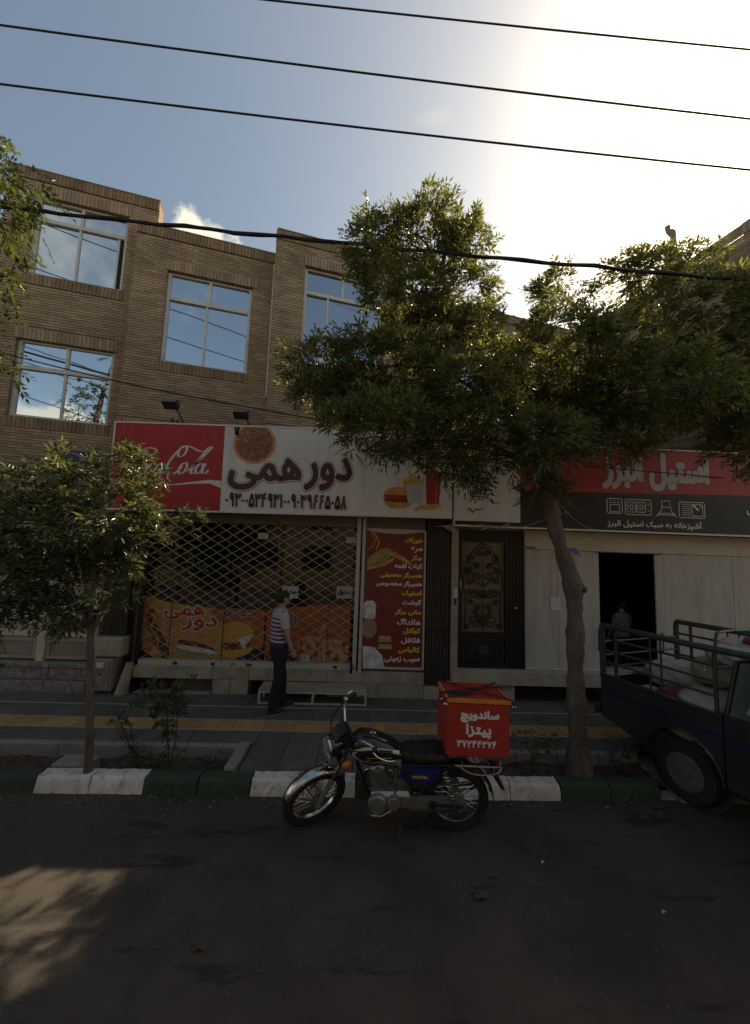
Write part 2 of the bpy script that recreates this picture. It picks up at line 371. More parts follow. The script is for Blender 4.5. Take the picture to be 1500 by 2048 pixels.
# ---------------------------------------------------------------- lettering (flat print as thin meshes)
_AR = {}
for _c, _p, _j in [('ا', 0xFE8D, 0), ('آ', 0xFE81, 0), ('ب', 0xFE8F, 1), ('ت', 0xFE95, 1), ('ج', 0xFE9D, 1), ('خ', 0xFEA5, 1), ('د', 0xFEA9, 0), ('ر', 0xFEAD, 0), ('ز', 0xFEAF, 0), ('س', 0xFEB1, 1), ('ش', 0xFEB5, 1), ('ص', 0xFEB9, 1), ('ع', 0xFEC9, 1), ('غ', 0xFECD, 1), ('ف', 0xFED1, 1), ('ق', 0xFED5, 1), ('ل', 0xFEDD, 1), ('م', 0xFEE1, 1), ('ن', 0xFEE5, 1), ('ه', 0xFEE9, 1), ('و', 0xFEED, 0), ('ی', 0xFBFC, 1), ('پ', 0xFB56, 1), ('چ', 0xFB7A, 1), ('ک', 0xFB8E, 1), ('گ', 0xFB92, 1)]: _AR[_c] = (_p, _j)
def shape_fa(s):
    ws = []
    for w in s.split(' '):
        g = []
        for i, ch in enumerate(w):
            if ch not in _AR: g.append(ch); continue
            cp, j = _AR[ch]; pj = i > 0 and w[i-1] in _AR and _AR[w[i-1]][1]; nj = j and i+1 < len(w) and w[i+1] in _AR
            g.append(chr(cp+(3 if pj and nj else 2 if nj else 1 if pj else 0)))
        ws.append(''.join(g if w[0] in '۰۱۲۳۴۵۶۷۸۹-' else g[::-1]))
    return ' '.join(ws[::-1])
def glyphs(s, fa=True):
    c = bpy.data.curves.new('t', 'FONT'); c.body = shape_fa(s) if fa else s; c.resolution_u = 4
    o = bpy.data.objects.new('t', c); COL.objects.link(o)
    dg = bpy.context.evaluated_depsgraph_get(); me = bpy.data.meshes.new_from_object(o.evaluated_get(dg))
    bm = bmesh.new(); bm.from_mesh(me); bm.verts.ensure_lookup_table()
    seen = {}; k = 0
    for v in bm.verts:
        if v.index in seen: continue
        st = [v]; seen[v.index] = k
        while st:
            a = st.pop()
            for e in a.link_edges:
                b = e.other_vert(a)
                if b.index not in seen: seen[b.index] = k; st.append(b)
        k += 1
    V = [(v.co.x, v.co.y) for v in bm.verts]; F = [[v.index for v in f.verts] for f in bm.faces]; I = [seen[i] for i in range(len(V))]
    bm.free(); bpy.data.objects.remove(o); bpy.data.curves.remove(c); bpy.data.meshes.remove(me)
    a = np.array(V); lo = a.min(0); hi = a.max(0)
    a = (a-lo)/(hi-lo)
    return a, F, I
def lettering(name, s, bx, layers, parent, y, fa=True, shear=0, T=None):
    """text stretched into bx=(x0,x1,z0,z1); layers [(spread, material)] back to front; spread widens the strokes"""
    a, F, I = glyphs(s, fa); x0, x1, z0, z1 = bx
    mb = MB(T); mats = []; k = 0
    for spread, m in layers:
        if m not in mats: mats.append(m)
        mi = mats.index(m); n = 0 if spread == 0 else (8 if spread < .02 else 14)
        offs = [(0, 0)] + [(spread*math.cos(2*math.pi*q/n), spread*math.sin(2*math.pi*q/n)) for q in range(n)]
        for (ox, oz) in offs:
            yy = y-.0012-k*.0003; k += 1
            mb.add([(x0+(x1-x0)*p[0]+shear*(z1-z0)*(p[1]-.5)+ox, yy-(I[i] % 3)*.00008, z0+(z1-z0)*p[1]+oz) for i, p in enumerate(a)], F, mi)
    return mb.build(name, mats, parent, fix=False)

DG = {'۰': [[(.5, .42), (.5, .56)]], '۱': [[(.40, 1), (.52, .6), (.55, 0)]], '۲': [[(.12, 1), (.2, .72), (.5, .66), (.82, .74), (.85, 1)], [(.2, .8), (.34, .4), (.36, 0)]],
 '۳': [[(.05, 1), (.14, .72), (.32, .66), (.45, .74), (.47, .95)], [(.45, .78), (.56, .68), (.74, .68), (.88, .76), (.9, 1)], [(.12, .8), (.26, .4), (.28, 0)]],
 '۴': [[(.12, 1), (.24, .5), (.26, 0)], [(.85, .98), (.6, .98), (.48, .84), (.58, .68), (.9, .64)], [(.2, .62), (.5, .64), (.62, .68)]],
 '۵': [[(.42, .95), (.62, .78), (.84, .42), (.86, .2), (.76, .06), (.6, .1), (.5, .24), (.4, .08), (.22, .06), (.12, .2), (.16, .42), (.38, .78), (.56, .98)]],
 '۶': [[(.85, .88), (.62, .98), (.42, .9), (.36, .74), (.48, .62), (.85, .60)], [(.46, .62), (.28, .34), (.2, 0)]],
 '۷': [[(.08, 1), (.38, .5), (.48, 0)], [(.9, 1), (.6, .5), (.48, 0)]], '۸': [[(.08, 0), (.38, .5), (.48, 1)], [(.9, 0), (.6, .5), (.48, 1)]],
 '۹': [[(.72, .66), (.5, .56), (.28, .64), (.24, .82), (.4, .98), (.62, .94), (.72, .78), (.73, .5), (.8, 0)]], '-': [[(.25, .45), (.75, .45)]]}
def digits(name, s, bx, layers, parent, y, T=None):
    """Persian numerals drawn as pen strokes in bx; layers [(stroke width, material)]"""
    x0, x1, z0, z1 = bx; mb = MB(T); W = {'۰': .62, '۱': .6, '-': .6}; adv = [W.get(c, 1) for c in s]; u = (x1-x0)/sum(adv); mats = [l[1] for l in layers]; k = 0
    for li, (w, m) in enumerate(layers):
        x = x0
        for c, a in zip(s, adv):
            for st in DG[c]:
                P = cr_spline([(p[0], p[1], 0) for p in st], 5) if len(st) > 2 else [Vector((*p, 0)) for p in st]; k += 1
                Q = [(x+(p[0]*.86+.07)*a*u if a == 1 else x+p[0]*a*u, z0+p[1]*(z1-z0)) for p in P]
                if c == '۰': cx, cz = Q[0][0], z0+.46*(z1-z0); mb.disc(cx, cz, .3*a*u*.55+w*.32, .3*a*u*.55+w*.32, y-.0012-.00022*k, 10, li)
                else: mb.strip(Q, w, y-.0012-.00022*k, li)
            x += a*u
    return mb.build(name, mats, parent, fix=False)
# ================================================================ the setting: ground, road, pavement, kerb, planting beds
def struct(o): o['kind'] = 'structure'; return o
g = MB(); g.box(-300, 300, -300, 300, -.5, -.06); struct(g.build('ground', M['soil']))
def asphalt_mat():
    m = M['asphalt']; nt = m.node_tree; N = nt.nodes; L = nt.links; b = N['Principled BSDF']
    src = b.inputs['Base Color'].links[0].from_socket
    t = N.new('ShaderNodeTexCoord'); mp = N.new('ShaderNodeMapping'); mp.inputs['Scale'].default_value = (.5, 2.2, 1); L.new(t.outputs['Object'], mp.inputs[0])
    n = N.new('ShaderNodeTexNoise'); n.inputs['Scale'].default_value = 1.7; n.inputs['Detail'].default_value = 12; n.inputs['Roughness'].default_value = .7; L.new(mp.outputs[0], n.inputs['Vector'])
    r = N.new('ShaderNodeMapRange'); r.inputs[1].default_value = .575; r.inputs[2].default_value = .605; r.inputs[4].default_value = .75; L.new(n.outputs[0], r.inputs[0])
    mx = N.new('ShaderNodeMixRGB'); L.new(r.outputs[0], mx.inputs[0]); L.new(src, mx.inputs[1]); mx.inputs[2].default_value = (.026, .021, .018, 1)
    n2 = N.new('ShaderNodeTexNoise'); n2.inputs['Scale'].default_value = 220; n2.inputs['Detail'].default_value = 2; L.new(t.outputs['Object'], n2.inputs['Vector'])
    r2 = N.new('ShaderNodeMapRange'); r2.inputs[1].default_value = .58; r2.inputs[2].default_value = .70; r2.inputs[4].default_value = .6; L.new(n2.outputs[0], r2.inputs[0])
    mx2 = N.new('ShaderNodeMixRGB'); L.new(r2.outputs[0], mx2.inputs[0]); L.new(mx.outputs[0], mx2.inputs[1]); mx2.inputs[2].default_value = (.15, .12, .095, 1)
    L.new(mx2.outputs[0], b.inputs['Base Color'])
asphalt_mat()
g = MB(); g.box(-120, 120, -9, 5.0, -.05, 0); struct(g.build('road', M['asphalt']))
# pavement: mortar bed with paving tiles laid on it
g = MB()
g.box(-14, 14, 4.76, 6.9, -.04, .132); g.box(-1.24, 1.30, 4.225, 4.76, -.04, .132)
side = struct(g.build('pavement', M['joint']))
def tile_row(y0, y1, x0, x1, w, m, name, z=.15, off=0.):
    b = MB(); b.box(0, w-.006, 0, y1-y0-.006, 0, z-.131, bev=.004); src = None; x = x0+off; k = 0
    while x < x1:
        if src is None: src = b.build(name, m, side); src.location = (x, y0, .131)
        else: inst(src, side, (x, y0, .131+random.uniform(-.0015, .0015)))
        x += w
tile_row(4.765, 5.09, -7.2, 8, .40, M['paving'], 'paving_tile')
tile_row(5.395, 5.80, -7.2, 8, .40, M['paving'], 'paving_tile', off=.2)
tile_row(5.83, 6.28, -7.2, 8, .40, M['paving'], 'paving_tile')
tile_row(4.225, 4.76, -1.215, 1.1, .40, M['paving'], 'paving_tile')
tile_row(5.115, 5.375, -7.2, 8, .40, M['yellow_tile'], 'tactile_tile', z=.154)
for y in (5.092, 5.377, 5.803):
    b = MB(); b.box(-7.2, 8, y, y+.02, .12, .153); b.build('edging_strip', M['pale_line'], side)
# kerb: painted stones, two of a colour at a time
kerb = MB(); kerb.box(-14, 3.38, 4.10, 4.21, -.05, .03)
kerb = struct(kerb.build('kerb', M['concrete']))
b = MB(); kr = random.Random(9); KP = [(4.058, -.03), (4.064, .04), (4.073, .095), (4.083, .13), (4.103, .148), (4.16, .151), (4.22, .15), (4.22, -.03)]; KV = []; KF = []; KN = 13
for i in range(KN):
    xx = .004+.522*i/(KN-1)
    for j, (yy, zz) in enumerate(KP):
        q = .0045 if j < 7 else 0; e = .010*kr.random() if i in (0, KN-1) and 1 <= j <= 5 else 0; KV.append((xx+(e if i == 0 else -e), yy+kr.uniform(-q, q)+e*.6, zz+kr.uniform(-q, q)-e*.5))
for i in range(KN-1):
    for j in range(8): KF.append((i*8+j, i*8+(j+1) % 8, i*8+8+(j+1) % 8, i*8+8+j))
KF += [tuple(range(8)), tuple(range(KN*8-1, KN*8-9, -1))]; b.add(KV, KF)
k0 = None; x = -7.38; i = 0
colr = lambda xx: 'kerb_white' if int(math.floor((xx+3.16+.05)/1.06)) % 2 == 0 else 'kerb_green'
stones = {}
x = -3.16-1.06*4
while x < 3.2:
    key = colr(x+.2)
    if key not in stones: stones[key] = b.build('kerb_stone', M[key], kerb); stones[key].location = (x, 0, 0)
    else: inst(stones[key], kerb, (x, random.uniform(-.006, .006), random.uniform(-.006, .004)))
    x += .53
# planting beds
def soil(name, x0, x1, y0, y1, z, seed):
    rnd = random.Random(seed); nx, ny = int((x1-x0)/.07), int((y1-y0)/.07); V = []; F = []
    for j in range(ny+1):
        for i in range(nx+1): V.append((x0+(x1-x0)*i/nx, y0+(y1-y0)*j/ny, z+rnd.uniform(0, .035)+.03*math.sin(i*.7+seed)*math.cos(j*.9)))
    for j in range(ny):
        for i in range(nx): a = j*(nx+1)+i; F.append((a, a+1, a+nx+2, a+nx+1))
    mb = MB(); mb.add(V, F); return struct(mb.build(name, M['soil'], smooth='all'))
soil('soil_bed', -7, -1.37, 4.215, 4.665, .01, 1); soil('soil_bed', 1.42, 3.4, 4.215, 4.665, .03, 2)
def border(name, segs):
    root = MB(); root.box(segs[0][0]+.03, segs[0][0]+.06, segs[0][2]+.03, segs[0][2]+.05, -.04, .0); root = struct(root.build(name, M['concrete']))
    for (x0, x1, y0, y1, z1) in segs: box('border_block', M['concrete'], root, x0, x1, y0, y1, -.04, z1, bev=.008)
xs = [-7, -6.1, -5.2, -4.3, -3.4, -2.5, -1.95, -1.37]
border('planter_border', [(a, b_-.006, 4.665, 4.755, .165) for a, b_ in zip(xs, xs[1:])]+[(-1.365, -1.245, 4.225, 4.755, .185)])
border('planter_border', [(a, a+.49, 4.665, 4.755, .16) for a in (1.42, 1.92, 2.42, 2.92)]+[(1.305, 1.415, 4.225, 4.755, .17)])
g = MB(); g.prism([(4.06, 0.004), (4.76, .10), (4.76, -.03), (4.06, -.03)], 'x', 3.41, 9); struct(g.build('driveway_ramp', M['concrete']))
# a low concrete block left in the bed
box('concrete_block', M['concrete'], None, -3.16, -2.78, 4.26, 4.46, .02, .165, bev=.012)
tag(bpy.data.objects['concrete_block'], 'rough concrete block lying in the left planting bed beside the thin trunk', 'block')

# ================================================================ brick buildings, stepped like saw teeth along the street
A = R(14.3)
def cells(u0, u1, z0, z1, holes):
    us = sorted({u0, u1, *[h[0] for h in holes], *[h[1] for h in holes]}); zs = sorted({z0, z1, *[h[2] for h in holes], *[h[3] for h in holes]})
    us = [u for u in us if u0 <= u <= u1]; zs = [z for z in zs if z0 <= z <= z1]
    for a, b in zip(us, us[1:]):
        for c, d in zip(zs, zs[1:]):
            m = ((a+b)/2, (c+d)/2)
            if not any(h[0] < m[0] < h[1] and h[2] < m[1] < h[3] for h in holes): yield a, b, c, d
def brick_courses(mb, u0, u1, z0, z1, holes, rnd, yf=0., yb=.016, ch=.0505, bl=.21):
    """stretcher bond with raked joints; holes cut out"""
    z = z0; row = 0
    while z+ch*.7 <= z1+1e-4:
        a = u0; zt = min(z+ch-.0105, z1); zm = (z+zt)/2
        cuts = sorted([(h[0], h[1]) for h in holes if h[2]-.004 < zm < h[3]+.004])
        spans = []; p = u0
        for c in cuts:
            if c[0] > p: spans.append((p, c[0]))
            p = max(p, c[1])
        if p < u1: spans.append((p, u1))
        off = (row % 2)*bl/2 + rnd.uniform(-.01, .01)
        for (s0, s1) in spans:
            k = math.floor((s0-u0+off)/bl)
            while True:
                e0 = u0-off+k*bl; e1 = e0+bl-.004; k += 1
                e0 = max(e0, s0+.001); e1 = min(e1, s1-.001)
                if e0 >= s1-.004: break
                if e1-e0 < .012: continue
                d = rnd.uniform(0, .003)
                mb.add([(e0, yf+d, z), (e1, yf+d, z), (e1, yf+d, zt), (e0, yf+d, zt), (e0, yb, z), (e1, yb, z), (e1, yb, zt), (e0, yb, zt)],
                       [(0, 1, 2, 3), (1, 5, 6, 2), (4, 0, 3, 7), (3, 2, 6, 7), (4, 5, 1, 0)])
        z += ch; row += 1
def soldier(mb, u0, u1, z0, z1, rnd, yf=-.006, yb=.016, pitch=.062):
    n = max(1, round((u1-u0)/pitch)); w = (u1-u0)/n
    for i in range(n):
        a = u0+i*w+.004; e = u0+(i+1)*w-.004; d = rnd.uniform(-.002, .003)
        mb.add([(a, yf+d, z0+.004), (e, yf+d, z0+.004), (e, yf+d, z1-.004), (a, yf+d, z1-.004), (a, yb, z0), (e, yb, z0), (e, yb, z1), (a, yb, z1)],
               [(0, 1, 2, 3), (1, 5, 6, 2), (4, 0, 3, 7), (3, 2, 6, 7), (4, 5, 1, 0)])
def window(bld, T, u0, u1, z0, z1, ztr, umid_up, umid_lo, glass=None, gap=None):
    gm = glass or M['mirror_glass']; f = MB(T); w = .058; ya, yb = .07, .125
    f.box(u0, u0+w, ya, yb, z0, z1); f.box(u1-w, u1, ya, yb, z0, z1)
    f.box(u0+w, u1-w, ya+.002, yb, z0, z0+w*.8); f.box(u0+w, u1-w, ya+.002, yb, z1-w*.6, z1)
    f.box(u0+w, u1-w, ya-.004, yb, ztr-.035, ztr+.035)
    f.box(umid_up-.024, umid_up+.024, ya+.004, yb, ztr+.035, z1-w*.6); f.box(umid_lo-.018, umid_lo+.018, ya+.008, yb, z0+w*.8, ztr-.035)
    win = f.build('window', M['alu'], bld)
    tl = 0
    def pane(a, b_, c, d, y):
        p = MB(T); t = random.uniform(-.002, .002); p.add([(a, y+t, c), (b_, y-t, c), (b_, y-t, d), (a, y+t, d), (a, y+.008, c), (b_, y+.008, c), (b_, y+.008, d), (a, y+.008, d)], [(0, 1, 2, 3), (5, 4, 7, 6), (1, 5, 6, 2), (4, 0, 3, 7), (3, 2, 6, 7), (4, 5, 1, 0)])
        p.build('pane', gm, win)
    pane(u0+w, umid_up-.02, ztr+.035, z1-w*.6, .105); pane(umid_up+.02, u1-w, ztr+.035, z1-w*.6, .105)
    r = u1-w
    if gap: r = gap; box('gap_shade', M['interior'], win, gap+.03, u1-w, .118, .14, z0+w*.8, ztr-.035, T=T); box('sash_stile', M['alu'], win, gap, gap+.03, .09, .13, z0+w*.8, ztr-.035, T=T)  # dark strip stands for the shaded room behind the open sash
    pane(u0+w, umid_lo-.018, z0+w*.8, ztr-.035, .112); pane(umid_lo+.018, r, z0+w*.8, ztr-.035, .105)
    return win
def brick_building(label, ox, oy, width, z0, top, windows, bands, depth=5.0, left_return=0., seed=1, right_return=0., dark=()):
    b = thing('brick_building', label, 'building', (ox, oy, 0), A)
    T = frame((ox, oy, 0), A); rnd = random.Random(seed)
    holes = [w[:4] for w in windows]
    wl_ = MB(T)
    for c in cells(0, width, z0, top-.02, holes): wl_.box(c[0], c[1], .014, .24, c[2], c[3])
    wl_.box(0, width, .24, depth, z0, top-.35)
    wl_.build('wall', M['mortar'], b)
    br = MB(T); brick_courses(br, 0, width, z0, top-.2, holes+list(bands)+list(dark), rnd)
    br.build('bricks', M['brick'], b, fix=False, kind='stuff')
    s = MB(T)
    for q in bands: soldier(s, *q, rnd)
    s.build('soldier_bricks', M['brick'], b, fix=False, kind='stuff')
    s = MB(T); soldier(s, 0, width, top-.2, top, rnd, yf=-.012)
    s.box(-.004, width+.004, -.016, .26, top+.001, top+.02)
    s.build('parapet', M['brick_dark'], b, fix=False, kind='stuff')
    for q in dark: s = MB(T); soldier(s, *q, rnd); s.build('sill_bricks', M['brick_dark'], b, fix=False, kind='stuff')
    if left_return:
        T2 = T @ Matrix.Rotation(-math.pi/2, 4, 'Z')      # local x runs out of the wall
        T2 = T @ Matrix(((0, 1, 0, -.016), (-1, 0, 0, left_return), (0, 0, 1, 0), (0, 0, 0, 1)))
        m2 = MB(T2); brick_courses(m2, 0, left_return, z0, top-.2, [], rnd); soldier(m2, 0, left_return, top-.2, top, rnd)
        m2.build('return_bricks', M['brick'], b, fix=False, kind='stuff')
    return b, T
# left, tallest: two window rows
ox, oy = -6.523, 6.23
Wl = [(.436, 1.907, 7.155, 8.65, 8.12), (.436, 1.907, 4.56, 5.94, 5.36)]
bL, TL = brick_building('tallest brick building at the left with two windows one above the other', ox, oy, 2.40, 2.75, 9.12, Wl,
    [(.40, 1.95, 8.652, 8.86), (.40, 1.95, 5.942, 6.15)], seed=3, dark=[(.40, 1.95, 6.95, 7.153), (.40, 1.95, 4.36, 4.558)])
window(bL, TL, *Wl[0][:4], 8.25, 1.14, 1.13, gap=1.74)
window(bL, TL, *Wl[1][:4], 5.46, 1.17, 1.17)
# middle
ox, oy = -4.385, 6.541
Wm = [(.552, 2.07, 5.82, 7.60)]
bM, TM = brick_building('lower brick building in the middle with a single four-pane window above the red sign', ox, oy, 2.50, 4.46, 8.42, Wm,
    [(.52, 2.16, 7.602, 7.80), (0, 2.49, 4.50, 4.69)], left_return=.2, seed=4, dark=[(.50, 2.10, 5.62, 5.818)])
window(bM, TM, *Wm[0], 7.10, 1.30, 1.27)
# right of it, jutting forward
ox, oy = -1.83, 6.61
Wr = [(.547, 2.115, 5.95, 7.90)]
bR, TR = brick_building('brick building jutting forward behind the tall tree crown with a wide window', ox, oy, 2.62, 4.46, 8.50, Wr,
    [(.53, 2.2, 7.902, 8.10), (0, 2.6, 4.50, 4.69)], left_return=.62, seed=5, dark=[(.5, 2.16, 5.75, 5.948)])
window(bR, TR, *Wr[0], 7.41, 1.30, 1.02, glass=M['dull_glass'])
p = MB(TR); p.box(-.045, -.018, .30, .52, 5.3, 8.0); p.build('narrow_window_frame', M['alu'], bR)
# long low one behind the trees, and the one at the far right with its bare flank
bN, TN = brick_building('low brick building mostly hidden behind the two tree crowns', .80, 7.42, 5.2, 4.46, 7.95, [(1.2, 2.8, 5.4, 6.9)], [(1.15, 2.85, 6.902, 7.1)], seed=6)
window(bN, TN, 1.2, 2.8, 5.4, 6.9, 6.5, 2.0, 2.0)
bF, TF = brick_building('brick building at the far right edge showing its bare side wall', 6.46, 5.55, 7.0, 4.62, 8.36, [], [], left_return=3.2, seed=7, depth=5)
# the row across the street, behind the viewer: it shades and warms the lower storeys and shows in the glass
def far_block(label, x0, x1, y1, h, seed):
    b = thing('apartment_block', label, 'building', ((x0+x1)/2, y1, 0), group='buildings across the street')
    rnd = random.Random(seed); n = int((x1-x0)/2.6); w = (x1-x0)/n; fl = [(1.2, 2.6)]+[(3.6+2.8*k, 5.2+2.8*k) for k in range(int((h-3.4)/2.8))]
    holes = [(x0+w*(i+.22), x0+w*(i+.78), a, c) for i in range(n) for a, c in fl]
    m = MB()
    for c in cells(x0, x1, 0, h, holes): m.box(c[0], c[1], y1-.25, y1, c[2], c[3])
    m.box(x0, x1, y1-6, y1-.25, 0, h-.3); m.build('wall', M['far_wall'], b)
    for q in holes:
        m = MB(); m.box(q[0], q[1], y1-.22, y1-.18, q[2], q[3]); m.box((q[0]+q[1])/2-.03, (q[0]+q[1])/2+.03, y1-.179, y1-.14, q[2], q[3]); m.build('window', M['dark_glass'], b)
M['far_wall'] = mat('far_brick', (.17, .12, .08), .9, var=.2, scale=2)
far_block('brown block across the street, opposite the tall brick building', -22, -7.5, -9.5, 8.4, 1); far_block('brown block across the street, opposite the shuttered shop', -7.4, 5.0, -9.8, 7.4, 2); far_block('brown block across the street, opposite the pickup', 5.1, 22, -9.4, 8.8, 3)
# vent pipe on its roof
t = thing('chimney_vent', 'tall pale vent pipe with an elbow on the roof at far right', 'vent', (7.26, 8.2, 8.0))
m = MB(); m.box(7.10, 7.42, 8.05, 8.35, 8.02, 9.62, bev=.03); m.build('flue_base', M['concrete'], t)
m = MB(); m.lathe([(.15, 9.6), (.13, 9.85), (.075, 9.98)], (7.28, 8.2, 0), 'z', 14); m.build('collar', M['concrete'], t, smooth=True)
m = MB(); m.tube([(7.30, 8.2, 9.9), (7.29, 8.2, 10.38), (7.27, 8.2, 10.45), (7.22, 8.2, 10.48), (7.17, 8.2, 10.50), (7.16, 8.2, 10.62)], [.065, .065, .085, .075, .055, .055], 10); m.build('pipe', M['concrete'], t, smooth=True)
m = MB(); m.tube([(7.12, 8.2, 9.6), (7.115, 8.2, 10.08)], .05, 10); m.build('side_pipe', M['concrete'], t, smooth=True)

# left ground floor (panelled doors on a granite plinth) belongs to the left building
box('shop_back_wall', M['interior'], bL, -7.2, -3.79, 6.56, 12, .0, 2.745)
box('lintel', M['cream_dark'], bL, -7.2, -4.18, 6.30, 6.5, 2.55, 2.72)
def leaf(x0, x1):
    f = MB(); y0, y1 = 6.33, 6.40; w = .055
    f.box(x0, x0+w, y0, y1, .60, 2.55); f.box(x1-w, x1, y0, y1, .60, 2.55)
    for z in (.60, .87, 1.06, 2.49): f.box(x0+w, x1-w, y0+.002, y1, z, z+.055)
    n = 3; ww = (x1-x0-2*w)/n
    for i in range(1, n): f.box(x0+w+i*ww-.014, x0+w+i*ww+.014, y0+.004, y1, 1.115, 2.49)
    d = f.build('panelled_door', M['cream_dark'], bL)
    for i in range(n): box('door_panel', M['cream'], d, x0+w+i*ww+.02, x0+w+(i+1)*ww-.02, 6.362, 6.385, 1.125, 2.48, bev=.006)
    box('rail_panel', M['cream'], d, x0+w+.01, x1-w-.01, 6.362, 6.385, .935, 1.05, bev=.005)
    s = MB(); x = x0+w+.004
    while x < x1-w-.01: s.box(x, x+.017, 6.35, 6.39, .66, .865); x += .0225
    s.build('slatted_panel', M['cream_dark'], d)
leaf(-6.05, -5.13); leaf(-4.98, -4.18); leaf(-7.1, -6.15)
box('door_post', M['cream'], bL, -5.12, -4.99, 6.31, 6.42, .56, 2.55, bev=.01)
for i, (x0, x1, z0, z1, y0) in enumerate([(-7.2, -5.9, .50, .57, 6.22), (-5.895, -4.83, .50, .57, 6.22), (-4.825, -4.17, .50, .57, 6.22), (-7.2, -6.3, .31, .495, 6.25), (-6.295, -4.84, .31, .495, 6.25), (-4.835, -4.2, .31, .495, 6.25), (-7.2, -5.6, .12, .305, 6.19), (-5.595, -4.86, .12, .305, 6.19), (-4.855, -4.22, .12, .305, 6.19)]):
    box('plinth_stone', M['granite'], bL, x0, x1, y0, 6.55, z0, z1, bev=.01)
m = MB(); x = -4.165
while x < -3.76: m.box(x, x+.028, 6.30, 6.36, 1.0, 2.98); x += .04
m.box(-4.165, -3.75, 6.34, 6.45, 1.0, 2.98); m.build('ribbed_pier', M['dark_steel'], bL)
b = MB(); b.box(-4.20, -3.68, 6.14, 6.5, .70, .99, bev=.025); o = b.build('stone_block', M['stone'], None, origin=(-3.94, 6.3, .70)); tag(o, 'weathered stone block on top of the grey meter cabinet', 'stone')
t = thing('meter_cabinet', 'grey metal meter cabinet with a small white label under the stone block', 'cabinet', (-3.94, 6.3, .15))
m = MB(); m.box(-4.07, -3.79, 6.12, 6.42, .20, .68, bev=.012); m.build('case', M['concrete'], t)
m = MB(); m.box(-4.04, -3.82, 6.108, 6.122, .23, .65, bev=.004); m.build('cabinet_door', M['granite'], t)
box('label_plate', M['paper'], t, -4.02, -3.91, 6.103, 6.107, .555, .635)
m = MB(); m.lathe([(.012, 6.09), (.012, 6.108)], (-3.95, 0, .45), 'y', 8); m.build('lock', M['black_iron'], t)
for x in (-4.03, -3.87): box('foot', M['dark_steel'], t, x, x+.055, 6.2, 6.3, .14, .2)
m = MB(); m.loft([((-3.66, 6.2, .14), .10, .09), ((-3.635, 6.22, .35), .075, .08), ((-3.60, 6.26, .60), .055, .07)], n=10); o = m.build('leaning_pier', M['stone'], None, smooth=True, origin=(-3.66, 6.2, .14)); tag(o, 'short plastered pier leaning at the left corner of the grille', 'pier')
# small blue street plate on the left brick wall
t = thing('street_plate', 'small blue enamel plate on the left brick wall behind the young tree', 'plate', (-4.97, 6.5, 3.9))
TP = frame((-5.23, 6.545, 0), A)
m = MB(TP); m.box(0, .55, -.035, -.02, 3.78, 4.03); m.build('plate', mat('blue_enamel', (.035, .045, .10), .4), t)
m = MB(TP); m.strip([(.02+.5*i/20, 3.94+.05*math.sin(i*.33)) for i in range(21)], .014, -.0365); m.build('border_line', M['grey_print'], t)

# ================================================================ fast food shop (ground floor, centre)
S = thing('fast_food_shop', 'shuttered shop with dark interior behind a folding diamond grille', 'shop', (-1.1, 6.3, .15))
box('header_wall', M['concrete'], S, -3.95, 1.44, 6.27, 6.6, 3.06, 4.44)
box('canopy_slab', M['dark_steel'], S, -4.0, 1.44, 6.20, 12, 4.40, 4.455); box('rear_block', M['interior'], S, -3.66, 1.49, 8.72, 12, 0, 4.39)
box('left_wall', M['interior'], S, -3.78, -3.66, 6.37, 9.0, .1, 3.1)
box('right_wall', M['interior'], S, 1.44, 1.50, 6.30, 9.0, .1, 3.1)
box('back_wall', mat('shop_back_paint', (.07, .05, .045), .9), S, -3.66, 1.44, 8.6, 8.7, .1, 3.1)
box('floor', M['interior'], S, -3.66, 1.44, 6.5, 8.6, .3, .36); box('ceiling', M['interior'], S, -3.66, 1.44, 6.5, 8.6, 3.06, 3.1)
box('roller_housing', mat('roller_housing', (.16, .13, .10), .7, dirt=.5), S, -3.6, 1.05, 6.30, 6.5, 2.86, 3.05)
for (x0, x1, z0, z1, y0) in [(-3.55, -2.32, .37, .55, 6.26), (-2.315, -1.735, .37, .55, 6.26), (-1.73, -.50, .37, .55, 6.262), (-.495, 1.07, .37, .55, 6.26), (-2.30, -2.02, .12, .366, 6.265), (-2.015, -1.74, .12, .366, 6.265), (-.49, .32, .12, .366, 6.263), (.325, 1.07, .12, .366, 6.263), (1.075, 1.47, .12, .36, 6.25)]:
    box('plinth_stone', M['stone'], S, x0, x1, y0, 6.55, z0, z1, bev=.006)
box('basement_recess', M['interior'], S, -3.55, -.5, 6.50, 6.56, .12, .37)
w = box('basement_window', mat('olive_pane', (.07, .065, .045), .3), S, -2.86, -2.34, 6.36, 6.39, .17, .35)
box('basement_sill', M['stone'], S, -3.5, -2.33, 6.24, 6.40, .125, .16)
box('gate_rail', M['galv'], S, -3.50, -.10, 6.285, 6.40, .555, .64)
for i, (x, w_, cc) in enumerate([(-2.95, .07, 'navy_print'), (-2.35, .06, 'maroon_print'), (-2.05, .09, 'salad'), (-1.8, .1, 'red_print'), (-1.55, .08, 'grey_print'), (-1.3, .1, 'maroon_print'), (-.8, .08, 'grey_print'), (-.4, .06, 'maroon_print')]): box('sticker', M[cc], S, x, x+w_, 6.2825, 6.2855, .572, .622)
for x0, x1 in ((-.10, -.035), (-.005, .05)):
    box('gate_post', M['galv'], S, x0, x1, 6.25, 6.42, .50, 3.05, bev=.006)
m = MB(); m.box(-3.60, -3.555, 6.27, 6.42, .55, 2.9)
for k in range(44): m.box(-3.553, -3.515, 6.30, 6.34, .66+k*.05, .69+k*.05)
m.build('guide_rail', M['dark_steel'], S)
